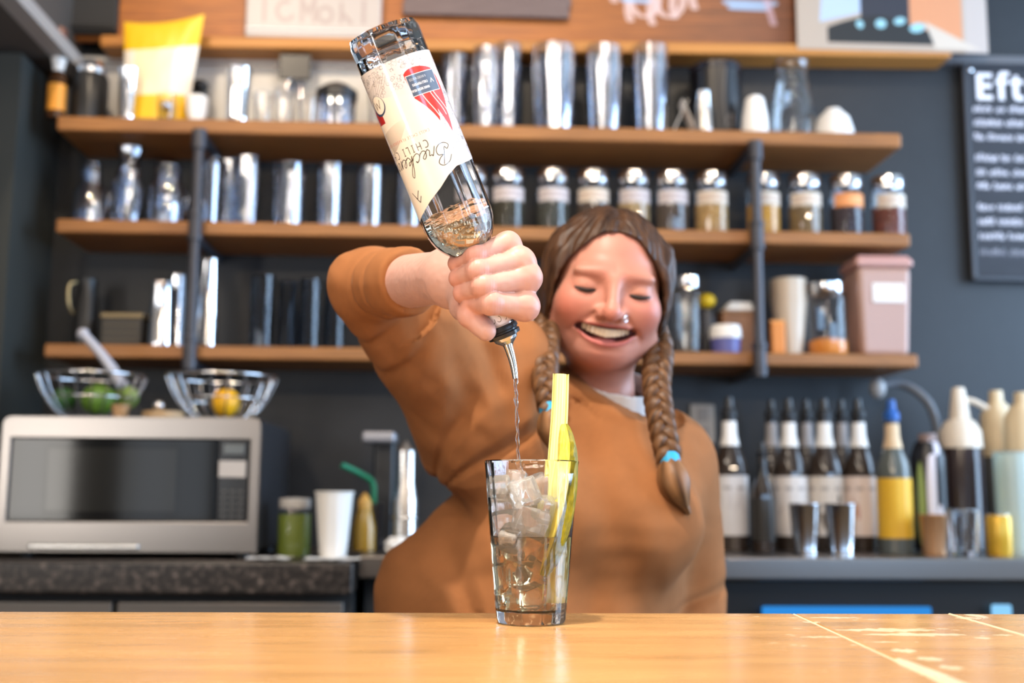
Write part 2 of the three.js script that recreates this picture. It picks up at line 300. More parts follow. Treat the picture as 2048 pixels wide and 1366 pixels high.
// pipe uprights in front of the shelves
const pipeSet = (px, label) => {
  const x = P(px, 500, -2.60).x, z = -2.598, t = thing('pipe_upright', label, 'pipe', [x, 0, z], 0, 'black pipe shelf uprights');
  const y0 = S3 - 0.05, y1 = S1 - 0.034;
  part('pipe', lathe([[0.001, y0], [0.0125, y0], [0.0125, y1], [0.001, y1]], 20), M.blackIron, t);
  for (const y of [S2 - 0.018, S3 - 0.016]) part('coupling', lathe([[0.012, y - 0.036], [0.018, y - 0.034], [0.018, y - 0.024], [0.016, y - 0.022], [0.016, y + 0.022], [0.018, y + 0.024], [0.018, y + 0.034], [0.012, y + 0.036]], 20), M.blackIron, t);
  part('end_cap', lathe([[0.012, y1 - 0.05], [0.0175, y1 - 0.048], [0.0175, y1 - 0.002], [0.001, y1]], 20), M.blackIron, t);
  part('end_cap', lathe([[0.001, y0 - 0.012], [0.0165, y0 - 0.01], [0.0165, y0 + 0.02], [0.012, y0 + 0.024]], 20), M.blackIron, t);
  for (const y of [S1 - 0.044, S2 - 0.045, S3 - 0.044]) part('arm', new THREE.CylinderGeometry(0.011, 0.011, 0.24, 14).rotateX(Math.PI / 2).translate(0, y, -0.126), M.blackIron, t);
  return t;
};
pipeSet(389, 'black iron pipe upright left of the upturned bottle, in front of the shelves');
pipeSet(1514, 'black iron pipe upright right of the smiling woman, in front of the spice jars');

// wooden backboard above the ledge, of three boards, with painted marks
{
  const t = thing('backboard', 'wide orange brown wooden board behind the signs above the ledge', 'board', [0, 0, 0]);
  const paint = canvas(1024, 512, (c, w, h) => {
    const im = c.createImageData(w, h);
    for (let y = 0; y < h; y++) for (let x = 0; x < w; x++) { const k = clamp(0.55 + 0.4 * fbm(x * 0.012, y * 0.11, 3) + 0.2 * noise(x * 0.05, y * 0.6, 9), 0, 1), o = (y * w + x) * 4, r = sstep(0.45, 0.8, x / w); im.data[o] = lerp(lerp(120, 196, k), lerp(80, 140, k), r); im.data[o + 1] = lerp(lerp(64, 118, k), lerp(44, 82, k), r); im.data[o + 2] = lerp(lerp(22, 44, k), lerp(26, 48, k), r); im.data[o + 3] = 255; }
    c.putImageData(im, 0, 0);
    const a = span(140, 1972, 60, -2.79), X = (px) => (P(px, 40, -2.79).x - a.x0) / a.w * w, Y = (py) => (2.72 - P(1300, py, -2.79).y) / 0.44 * h;
    c.lineCap = 'round'; c.lineWidth = 9; c.strokeStyle = 'rgba(205,180,180,0.8)';
    for (const [x, y] of [[1225, 8], [1256, 46], [1300, 52], [1345, 38], [1385, 20]]) { c.beginPath(); c.moveTo(X(x), Y(-60)); c.bezierCurveTo(X(x + 14), Y(-20), X(x - 8), Y(y - 30), X(x + 6), Y(y)); c.stroke(); }
    for (const x of [1290, 1340]) { c.beginPath(); c.ellipse(X(x), Y(0), 16, 60, 0, 0, 7); c.stroke(); }
    c.strokeStyle = 'rgba(150,185,225,0.85)'; c.lineWidth = 16;
    for (const [x0, x1, y] of [[1255, 1290, 4], [1460, 1545, 6], [1470, 1530, 16]]) { c.beginPath(); c.moveTo(X(x0), Y(y)); c.lineTo(X(x1), Y(y + 2)); c.stroke(); }
    c.strokeStyle = 'rgba(190,165,185,0.7)'; c.lineWidth = 8; c.beginPath(); c.moveTo(X(1535), Y(0)); c.lineTo(X(1548), Y(50)); c.stroke();
  });
  const a = span(140, 1972, 60, -2.79), m = mat(0xffffff, 0.48, 0, { map: paint });
  for (let i = 0; i < 3; i++) {
    const y0 = LEDGE + i * 0.147, g = new RoundedBoxGeometry(a.w, 0.145, 0.02, 2, 0.003).translate(a.x, y0 + 0.0725, -2.80), p = g.attributes.position, uv = g.attributes.uv;
    for (let k = 0; k < p.count; k++) uv.setXY(k, (p.getX(k) - a.x0) / a.w, 1 - (2.72 - p.getY(k)) / 0.44);
    part('plank', g.translate(0, -LEDGE, 0).rotateZ(0.012).translate(0, LEDGE, 0), m, t);
  }
}
const flat = (x0, x1, y0, y1, z, th = 0.012, r = 0.004) => { const a = P(x0, y1, z), b = P(x1, y1, z), top = P((x0 + x1) / 2, y0, z).y, h = top - a.y; const g = new RoundedBoxGeometry(b.x - a.x, h, th, 3, Math.min(r, th / 2.1)); const p = g.attributes.position, uv = g.attributes.uv; for (let i = 0; i < p.count; i++) uv.setXY(i, p.getX(i) / (b.x - a.x) + 0.5, p.getY(i) / h + 0.5); return { g, pos: [(a.x + b.x) / 2, (a.y + top) / 2, z] }; };
{
  const f = flat(490, 762, -70, 74, -2.765, 0.01, 0.01), t = thing('sign_plate', 'pale white metal sign plate with faint letters, above the ledge', 'sign', f.pos);
  const tex = canvas(512, 256, (c, w, h) => { c.fillStyle = '#aba5a3'; c.fillRect(0, 0, w, h); c.strokeStyle = '#9c918f'; c.lineWidth = 15; for (const [x, k] of [[70, 0], [150, 1], [235, 2], [300, 3], [380, 4], [445, 0]]) { c.beginPath(); if (k === 0) { c.moveTo(x, 120); c.lineTo(x, 205); } else if (k === 1) c.arc(x, 165, 32, 0.4, 5.2); else if (k === 2) { c.moveTo(x - 24, 205); c.lineTo(x - 24, 125); c.lineTo(x, 170); c.lineTo(x + 24, 125); c.lineTo(x + 24, 205); } else if (k === 3) c.arc(x, 175, 26, 0, 6.3); else { c.moveTo(x - 20, 130); c.lineTo(x - 20, 205); c.moveTo(x - 20, 165); c.lineTo(x + 22, 205); } c.stroke(); } });
  part('plate', f.g, mat(0xffffff, 0.45, 0.1, { map: tex }), t);
  part('rim', mergeGeometries([0, 1].map((i) => tube([V(-0.17, -0.078 + i * 0.155, 0.006), V(0, -0.079 + i * 0.157, 0.006), V(0.17, -0.078 + i * 0.155, 0.006)], 0.003, 10, 6))), M.white, t);
}
{
  const tex = woodTex([150, 132, 128], [70, 56, 54], 6, 46, 21), m = mat(0xffffff, 0.75, 0, { map: tex });
  const t = thing('slat_sign', 'weathered grey slatted wooden sign beside the white metal plate', 'sign', [0, 0, 0]);
  for (let i = 0; i < 5; i++) { const f = flat(808, 1140, 30 - 24 * (i + 1) + 2, 30 - 24 * i, -2.775, 0.018, 0.003); const b = part('slat', f.g, m, t); b.position.set(f.pos[0] + rr(-0.004, 0.004), f.pos[1], f.pos[2]); }
}
{
  const f = flat(1594, 1976, -150, 98, -2.755, 0.006, 0.002), t = thing('poster', 'cream edged picture of dark figures standing on the ledge by the chalkboard', 'picture', f.pos);
  const tex = canvas(512, 384, (c, w, h) => {
    c.fillStyle = '#ab9c8d'; c.fillRect(0, 0, w, h); const X = (px) => (px - 1594) / 382 * w, Y = (py) => (py + 150) / 248 * h;
    c.fillStyle = '#c98a62'; c.fillRect(X(1810), 0, X(1925) - X(1810), Y(80)); c.fillStyle = '#b5aaa3'; c.fillRect(X(1930), 0, 60, h);
    c.fillStyle = '#a9bcd6'; c.beginPath(); c.moveTo(X(1640), Y(45)); c.lineTo(X(1725), Y(25)); c.lineTo(X(1725), Y(-60)); c.lineTo(X(1650), Y(-60)); c.fill();
    c.fillStyle = '#262833'; c.fillRect(X(1722), 0, X(1820) - X(1722), Y(60));
    c.fillStyle = '#171a1c'; c.beginPath(); c.moveTo(X(1655), Y(84)); c.lineTo(X(1655), Y(55)); c.bezierCurveTo(X(1690), Y(40), X(1760), Y(20), X(1790), Y(38)); c.lineTo(X(1866), Y(60)); c.lineTo(X(1866), Y(85)); c.fill();
    c.fillStyle = '#8fc0cc'; for (const [x, y, a, b] of [[1720, 48, 10, 9], [1762, 46, 15, 10], [1800, 40, 16, 8], [1835, 52, 22, 10]]) { c.beginPath(); c.ellipse(X(x), Y(y), a, b * 1.4, -0.3, 0, 7); c.fill(); }
    c.fillStyle = '#c4b8aa'; c.beginPath(); c.moveTo(X(1850), Y(40)); c.lineTo(X(1960), Y(92)); c.lineTo(X(1870), Y(92)); c.fill();
  });
  part('print', f.g, mat(0xffffff, 0.6, 0, { map: tex }), t);
  part('backing', rbox(0.46, 0.28, 0.004, 0.001, 0, 0, -0.006), M.paper, t);
}
{
  const f = flat(84, 234, -90, 66, -2.772, 0.02, 0.004), t = thing('framed_picture', 'plain black framed picture on the ledge at far left', 'picture', f.pos);
  part('panel', f.g, M.blackMatt, t); const w = 0.19;
  part('frame', mergeGeometries([rbox(w, 0.012, 0.012, 0.003, 0, -0.092, 0.012), rbox(w, 0.012, 0.012, 0.003, 0, 0.092, 0.012)]), M.black, t);
}
// pale sheet behind the left of the top shelf
{
  const f = flat(128, 745, 118, 250, -2.838, 0.006, 0.002), t = thing('splash_sheet', 'pale grey metal splash sheet behind the left end of the top shelf', 'panel', f.pos);
  part('sheet', f.g, mat(lin(0.5, 0.49, 0.47), 0.5, 0.1), t); part('edge_strip', rbox(f.g.parameters?.width ?? 0.7, 0.006, 0.01, 0.002, 0, 0.076, 0.002), M.steel, t);
}
// chalkboard at the right
{
  const z = -2.835, x0 = 1.322, x1 = 1.86, y1 = 2.335, y0 = 1.74, t = thing('chalkboard', 'black framed chalkboard menu with white chalk writing on the right wall', 'chalkboard', [(x0 + x1) / 2, (y0 + y1) / 2, z]);
  const w = x1 - x0, h = y1 - y0;
  const tex = canvas(1024, 1130, (c, W, H) => {
    c.fillStyle = '#26282f'; c.fillRect(0, 0, W, H);
    for (let i = 0; i < 500; i++) { c.fillStyle = `rgba(150,150,165,${0.03 * rnd()})`; c.fillRect(rnd() * W, rnd() * H, rr(20, 160), rr(4, 30)); }
    c.fillStyle = '#e6e4ea'; c.font = 'bold 205px sans-serif'; c.fillText('Efts', 40, 182);
    // the small writing is too blurred to read in the photograph: chalk strokes in rows of words
    c.lineWidth = 5; c.lineCap = 'round';
    const rows = [246, 322, 398, 511, 588, 661, 774, 851, 927, 1010];
    rows.forEach((y, ri) => { let x = 36; const small = ri === 9; c.strokeStyle = small ? 'rgba(200,198,210,0.55)' : 'rgba(222,220,230,0.92)'; while (x < W - 30) { const n = 3 + Math.floor(rnd() * 7); for (let k = 0; k < n && x < W - 30; k++) { const hh = rr(24, 46); c.beginPath(); c.moveTo(x, y + rr(-4, 4)); c.bezierCurveTo(x + rr(-4, 8), y - hh, x + rr(4, 16), y - hh, x + rr(6, 14), y + rr(-2, 4)); c.stroke(); if (rnd() < 0.5) { c.beginPath(); c.moveTo(x, y - hh * 0.5); c.lineTo(x + 13, y - hh * rnd()); c.stroke(); } x += 17; } x += 20; } });
  });
  const g = new THREE.BoxGeometry(w - 0.02, h - 0.02, 0.008); part('slate', g, mat(0xffffff, 0.75, 0, { map: tex }), t);
  for (const [n, a, b, cx, cy] of [['frame_rail', w, 0.014, 0, h / 2 - 0.006], ['frame_rail', w, 0.014, 0, -h / 2 + 0.006], ['frame_stile', 0.014, h, -w / 2 + 0.006, 0], ['frame_stile', 0.014, h, w / 2 - 0.006, 0]]) part(n, rbox(a, b, 0.018, 0.004, cx, cy, 0.004), mat(lin(0.025, 0.026, 0.034), 0.4), t);
  part('screw', ball(0.007, -w / 2 + 0.022, h / 2 - 0.022, 0.01, 1, 1, 0.5), M.chrome, t);
}
// ------------------------------------------------------------------ things on the shelves
const put = (x0, x1, yTop, base, z = ZR) => { const s = span(x0, x1, yTop + 30, z); return { x: s.x, r: s.w / 2, h: P((x0 + x1) / 2, yTop, z).y - base, base, z, pos: [s.x, base, z] }; };
const tumblerGeo = (r, h, t = 0.003, taper = 0.9, foot = 0.012) => lathe([[0.0001, 0], [r * taper, 0], [r, h], [r - t * 0.4, h + 0.001], [r - t, h], [r * taper - t, foot], [0.0001, foot]], 40, 0.7);
const shakerGeo = (r0, r1, h) => lathe([[0.0001, 0], [r0, 0], [r0 + 0.001, 0.004], [r0, 0.012], [lerp(r0, r1, 0.5), h * 0.5], [r1, h - 0.004], [r1 + 0.0015, h], [r1 - 0.002, h - 0.002], [r0 - 0.003, 0.01], [0.0001, 0.008]], 40, 0.7);

// --- top shelf
{ // tall stacked glasses: bottom glass and the one nested in it
  const list = [[880, 938, 115, -2.74, 'leftmost short stack of clear glasses just right of the upturned bottle'], [944, 1000, 100, -2.69, 'stack of tall clear glasses second right of the upturned bottle'], [986, 1046, 94, -2.755, 'stack of tall clear glasses third right of the upturned bottle, set back'], [1062, 1154, 99, -2.70, 'wide stack of tall clear glasses above the spice jars, middle of the row'], [1168, 1246, 99, -2.70, 'stack of tall clear glasses second left of the black tin'], [1262, 1338, 98, -2.70, 'stack of tall clear glasses nearest the black tin']];
  for (const [a, b, y, z, label] of list) {
    const p = put(a, b, y, S1, z), t = thing('glass_stack', label, 'glasses', p.pos, 0, 'stacks of tall glasses on the top shelf'), h2 = p.h * 0.8;
    part('glass', tumblerGeo(p.r, h2, 0.0035, 0.86), M.greyGlass, t);
    part('glass', tumblerGeo(p.r * 0.98, h2, 0.003, 0.86).translate(0, p.h - h2, 0), M.greyGlass, t);
  }
}
{ // small sauce bottle at the shelf's left end
  const p = put(103, 138, 52, S1, -2.65), t = thing('sauce_bottle', 'small amber bottle with orange label at the left end of the top shelf', 'bottle', p.pos), r = p.r;
  part('body', lathe([[0.0001, 0], [r, 0.002], [r, p.h * 0.42], [r * 0.5, p.h * 0.52], [r * 0.42, p.h * 0.78], [0.0001, p.h * 0.78]]), mat(lin(0.06, 0.025, 0.01), 0.12), t);
  part('label', lathe([[r + 0.0005, p.h * 0.08], [r + 0.0005, p.h * 0.36]]), mat(lin(0.75, 0.3, 0.03), 0.5), t);
  part('neck_wrap', lathe([[r * 0.55, p.h * 0.5], [r * 0.9, p.h * 0.66], [r * 0.8, p.h * 0.8], [r * 0.45, p.h * 0.82]]), M.white, t);
  part('cap', lathe([[0.0001, p.h], [r * 0.6, p.h * 0.97], [r * 0.75, p.h * 0.84], [r * 0.5, p.h * 0.8]]), mat(lin(0.16, 0.06, 0.04), 0.4), t);
}
{ // black jar with silver lid
  const p = put(145, 218, 120, S1), t = thing('black_jar', 'round black jar with domed silver lid left of the yellow pouch', 'jar', p.pos), r = p.r;
  part('body', lathe([[0.0001, 0], [r * 0.96, 0.002], [r, 0.01], [r, p.h * 0.7], [r * 0.85, p.h * 0.78], [0.0001, p.h * 0.78]]), M.black, t);
  part('lid', lathe([[r * 0.88, p.h * 0.76], [r * 0.9, p.h * 0.84], [r * 0.6, p.h * 0.96], [0.0001, p.h]]), M.chrome, t);
}
{ // pouch
  const A = P(232, 236, -2.70), B = P(392, 236, -2.70), t = thing('foil_pouch', 'tall yellow and white stand-up foil pouch on the top shelf', 'bag', [(A.x + B.x) / 2, S1, -2.70]), hw = (B.x - A.x) / 2 * 0.84, N = 24, Mv = 30, hL = P(240, 44, -2.70).y - S1, hR = P(397, 28, -2.70).y - S1;
  const sheet = (v0, v1, top) => { const pos = [], idx = [], uv = []; for (const side of [1, -1]) { const b = pos.length / 3; for (let j = 0; j <= Mv; j++) for (let i = 0; i <= N; i++) { const u = i / N * 2 - 1, v = lerp(v0, v1, j / Mv), w = hw * lerp(0.9, 1.2, v) , top2 = lerp(hL, hR, (u + 1) / 2) - (1 - u * u) * 0.012 * (v > 0.9 ? 1 : v), y = v * top2, d = (0.034 * Math.pow(1 - v, 0.6) + 0.002) * Math.sqrt(Math.max(0, 1 - u * u * 0.98)) + 0.0012 * noise(u * 4, v * 5, side); pos.push(u * w + 0.008 * v, y, side * d); uv.push(i / N, v); }
    for (let j = 0; j < Mv; j++) for (let i = 0; i < N; i++) { const a = b + j * (N + 1) + i, c = a + N + 1; if (side > 0) idx.push(a, a + 1, c + 1, a, c + 1, c); else idx.push(a, c + 1, a + 1, a, c, c + 1); } }
    const g = new THREE.BufferGeometry(); g.setAttribute('position', new THREE.Float32BufferAttribute(pos, 3)); g.setAttribute('uv', new THREE.Float32BufferAttribute(uv, 2)); g.setIndex(idx); g.computeVertexNormals(); return g; };
  const yel = mat(lin(0.85, 0.5, 0.01), 0.4), wht = canvas(256, 256, (c, w, h) => { c.fillStyle = '#e8dfd0'; c.fillRect(0, 0, w, h); c.fillStyle = '#f0dcb4'; c.fillRect(40, 70, 140, 130); c.fillStyle = '#b9b0a0'; c.fillRect(40, 44, 120, 12); });
  part('lower_panel', sheet(0, 0.27), yel, t, 'yellow lower panel'); part('middle_panel', sheet(0.27, 0.72), mat(0xffffff, 0.4, 0, { map: wht }), t, 'white middle panel'); part('upper_panel', sheet(0.72, 1), yel, t, 'yellow upper panel');
}
{ // metal shakers on the top shelf
  for (const [a, b, y, label] of [[238, 276, 140, 'slim steel shaker cup in front of the yellow pouch'], [452, 503, 140, 'steel shaker cup right of the yellow pouch on the top shelf']]) {
    const p = put(a, b, y, S1, -2.645), t = thing('shaker_cup', label, 'shaker', p.pos, 0, 'steel shaker cups on the top shelf');
    part('cup', shakerGeo(p.r * 0.85, p.r, p.h), M.chrome, t); part('rim', new THREE.TorusGeometry(p.r, 0.0015, 8, 40).rotateX(Math.PI / 2).translate(0, p.h, 0), M.chrome, t);
  }
}
{ const p = put(314, 352, 190, S1, -2.66), t = thing('shot_glass', 'small faceted shot glass in front of the yellow pouch', 'glass', p.pos); part('bowl', tumblerGeo(p.r, p.h, 0.003, 0.8), M.glass, t); part('ball', ball(p.r * 0.62, 0, p.h * 0.62, 0), M.chrome, t); }
{ const p = put(370, 418, 196, S1, -2.66), t = thing('small_bowl', 'small white round bowl right of the yellow pouch', 'bowl', p.pos); part('bowl', lathe([[0.0001, 0], [p.r * 0.6, 0], [p.r * 0.9, p.h * 0.4], [p.r, p.h], [p.r - 0.003, p.h], [p.r * 0.85, p.h * 0.42], [0.0001, 0.005]]), M.white, t); part('foot', lathe([[p.r * 0.62, 0], [p.r * 0.62, 0.005], [p.r * 0.5, 0.005]]), M.white, t); }
{ const p = put(380, 420, 150, S1, -2.77), t = thing('black_grinder', 'black pepper grinder behind the small white bowl', 'grinder', p.pos), r = p.r; part('body', lathe([[0.0001, 0], [r, 0], [r * 0.8, p.h * 0.3], [r * 0.9, p.h * 0.7], [0.0001, p.h * 0.72]]), M.black, t); part('head', ball(r * 0.85, 0, p.h * 0.82, 0, 1, 0.8, 1), M.black, t); }
{ // dark square card on a wire stand
  const z = -2.78, p = put(558, 622, 108, S1, z), t = thing('card_stand', 'small dark square card on a wire stand on the top shelf', 'stand', p.pos);
  part('card', rbox(p.r * 2, p.r * 1.7, 0.008, 0.003, 0, p.h - p.r * 0.85, 0), M.black, t); part('stand', tube([V(-0.02, 0.002, 0.02), V(-0.012, p.h - p.r * 1.7, 0.004), V(0, p.h - p.r * 1.6, 0), V(0.012, p.h - p.r * 1.7, 0.004), V(0.02, 0.002, 0.02)], 0.002, 40, 6), M.chrome, t);
}
{ const p = put(632, 715, 165, S1, -2.70), t = thing('lidded_jar', 'wide clear jar with flat black lid left of the upturned bottle', 'jar', p.pos), r = p.r; part('body', lathe([[0.0001, 0], [r * 0.9, 0], [r * 0.95, p.h * 0.6], [r * 0.9, p.h * 0.65], [r * 0.92, p.h * 0.6], [r * 0.87, 0.006], [0.0001, 0.006]]), M.greyGlass, t); part('lid', lathe([[r, p.h * 0.62], [r, p.h * 0.8], [r * 0.6, p.h * 0.92], [r * 0.15, p.h * 0.94], [r * 0.15, p.h], [0.0001, p.h]]), M.black, t); }
for (const [a, b, y, z, label] of [[507, 545, 190, -2.67, 'small clear glass dish nearest the steel shaker cup'], [548, 590, 185, -2.69, 'small clear glass dish in the middle of three dishes'], [596, 634, 200, -2.67, 'small clear glass dish nearest the wide lidded jar'], [735, 790, 160, -2.70, 'clear glass tumbler half hidden behind the upturned bottle'], [800, 868, 130, -2.70, 'tall clear glass tumbler hidden behind the upturned bottle']]) {
  const p = put(a, b, y, S1, z), t = thing('glass_dish', label, 'glass', p.pos, 0, 'small glassware on the top shelf'); part('bowl', tumblerGeo(p.r, p.h, 0.003, 0.8, 0.006), M.glass, t); part('rim', new THREE.TorusGeometry(p.r - 0.0015, 0.0016, 8, 36).rotateX(Math.PI / 2).translate(0, p.h, 0), M.glass, t);
}
{ // folded card
  const p = put(1342, 1392, 205, S1, -2.69), t = thing('tent_card', 'folded white tent card left of the black tin', 'card', p.pos);
  for (const s of [-1, 1]) part('leaf', new THREE.BoxGeometry(0.0015, p.h * 1.1, 0.05).rotateZ(s * 0.42).translate(s * p.r * 0.42, p.h * 0.5, 0), M.paper, t);
}
{ // black tin
  const p = put(1380, 1482, 136, S1, -2.765), t = thing('black_tin', 'large black cylindrical tin with faint emblem on the top shelf', 'tin', p.pos), r = p.r;
  const tex = canvas(512, 256, (c, w, h) => { c.fillStyle = '#0b0c12'; c.fillRect(0, 0, w, h); c.strokeStyle = 'rgba(140,135,130,0.55)'; c.lineWidth = 5; c.beginPath(); c.ellipse(w * 0.06, h * 0.45, 24, 40, 0.2, 0, 5); c.stroke(); c.beginPath(); c.ellipse(w * 0.06, h * 0.62, 20, 16, 0.2, 3, 6.2); c.stroke(); });
  part('body', lathe([[0.0001, 0], [r, 0], [r, p.h * 0.93], [0.0001, p.h * 0.93]], 48), mat(0xffffff, 0.34, 0, { map: tex }), t); part('lid', lathe([[r + 0.001, p.h * 0.9], [r + 0.001, p.h - 0.003], [r - 0.004, p.h], [0.0001, p.h]], 48), mat(lin(0.012, 0.012, 0.02), 0.2), t);
  const q = put(1385, 1428, 185, S1, -2.655), u = thing('steel_jigger', 'bright steel jigger in front of the black tin', 'jigger', q.pos); part('cup', shakerGeo(q.r * 0.8, q.r * 0.62, q.h), M.steel, u); part('rim', new THREE.TorusGeometry(q.r * 0.62, 0.0015, 8, 36).rotateX(Math.PI / 2).translate(0, q.h, 0), M.chrome, u);
}
{ const p = put(1482, 1537, 195, S1, -2.68), t = thing('white_cup', 'white cup standing upside down right of the black tin', 'cup', p.pos), r = p.r; part('cup', lathe([[r * 0.98, 0], [r, 0.01], [r * 0.92, p.h * 0.5], [r * 0.66, p.h * 0.95], [0.0001, p.h * 0.96]]), M.white, t); part('foot', lathe([[r * 0.55, p.h * 0.94], [r * 0.52, p.h], [r * 0.4, p.h], [r * 0.4, p.h * 0.95]]), M.white, t); }
{ const p = put(1540, 1626, 130, S1, -2.71), t = thing('glass_carafe', 'clear glass carafe between the white cup and white bowl', 'carafe', p.pos), r = p.r, h = p.h; part('body', lathe([[0.0001, 0], [r, 0.003], [r, h * 0.4], [r * 0.82, h * 0.7], [r * 0.7, h * 0.85], [r * 0.78, h], [r * 0.75, h], [r * 0.67, h * 0.85], [r * 0.78, h * 0.7], [r * 0.95, h * 0.4], [r * 0.95, 0.01], [0.0001, 0.01]], 44, 0.9), M.glass, t); part('lip', new THREE.TorusGeometry(r * 0.765, 0.002, 8, 40).rotateX(Math.PI / 2).translate(0, h, 0), M.glass, t); }
{ const p = put(1628, 1706, 220, S1, -2.69), t = thing('white_bowl', 'white bowl upside down at the right end of the top shelf', 'bowl', p.pos), r = p.r; part('bowl', lathe([[r, 0], [r * 0.98, p.h * 0.3], [r * 0.78, p.h * 0.72], [r * 0.42, p.h * 0.95], [0.0001, p.h * 0.96]]), M.white, t); part('foot', lathe([[r * 0.4, p.h * 0.93], [r * 0.38, p.h], [r * 0.3, p.h], [r * 0.3, p.h * 0.94]]), M.white, t); }

// --- middle shelf: left glassware
for (const [a, b, y, k, label, nm] of [[150, 217, 330, 0, 'short clear glass jug at the left end of the middle shelf', 'glass_jug'], [228, 292, 298, 1, 'tall clear glass bottle second from left on the middle shelf', 'glass_bottle'], [299, 372, 335, 2, 'wide clear glass jar left of the black pipe on the middle shelf', 'glass_jar']]) {
  const p = put(a, b, y, S2), t = thing(nm, label, nm.split('_')[1], p.pos), r = p.r, h = p.h;
  const o = [[[1, 0], [1, 0.55], [0.62, 0.68], [0.55, 1]], [[0.95, 0], [1, 0.5], [0.72, 0.72], [0.6, 0.8], [0.85, 1]], [[0.9, 0], [1, 0.3], [1, 0.65], [0.72, 0.78], [0.74, 1]]][k];
  part('body', lathe([[0.0001, 0], ...o.map(([q, v]) => [q * r, v * h]), ...o.slice().reverse().map(([q, v]) => [q * r - 0.003, Math.max(v * h, 0.007)]), [0.0001, 0.007]], 44, 0.9), M.clearGlass, t);
  part('lip', new THREE.TorusGeometry(o[o.length - 1][0] * r - 0.0015, 0.0022, 8, 40).rotateX(Math.PI / 2).translate(0, h, 0), M.clearGlass, t);
  if (k !== 1) part('handle', tube([V(r * 0.8, h * 0.62, 0), V(r * 1.15, h * 0.55, 0.01), V(r * 1.1, h * 0.3, 0.01), V(r * 0.97, h * 0.2, 0)], 0.003, 20, 8), M.clearGlass, t);
}
[[404, 442, 318, -2.68], [438, 478, 322, -2.76], [470, 522, 318, -2.70], [545, 612, 332, -2.70], [634, 688, 332, -2.70], [714, 768, 338, -2.70], [792, 846, 340, -2.72]].forEach(([a, b, y, z], i) => {
  const p = put(a, b, y, S2, z), t = thing('tumbler', ['clear tumbler right beside the left black pipe on the middle shelf', 'clear tumbler set back second from the left pipe', 'tall clear tumbler third from the left pipe', 'clear tumbler fourth from the left pipe on the middle shelf', 'clear tumbler fifth from the left pipe on the middle shelf', 'clear tumbler nearest the upturned bottle on the middle shelf', 'clear tumbler hidden behind the upturned bottle on the middle shelf'][i], 'glass', p.pos, 0, 'tumblers on the middle shelf');
  part('glass', tumblerGeo(p.r, p.h, 0.003, 0.88), M.clearGlass, t); part('rim', new THREE.TorusGeometry(p.r - 0.0015, 0.0016, 8, 36).rotateX(Math.PI / 2).translate(0, p.h, 0), M.clearGlass, t);
});
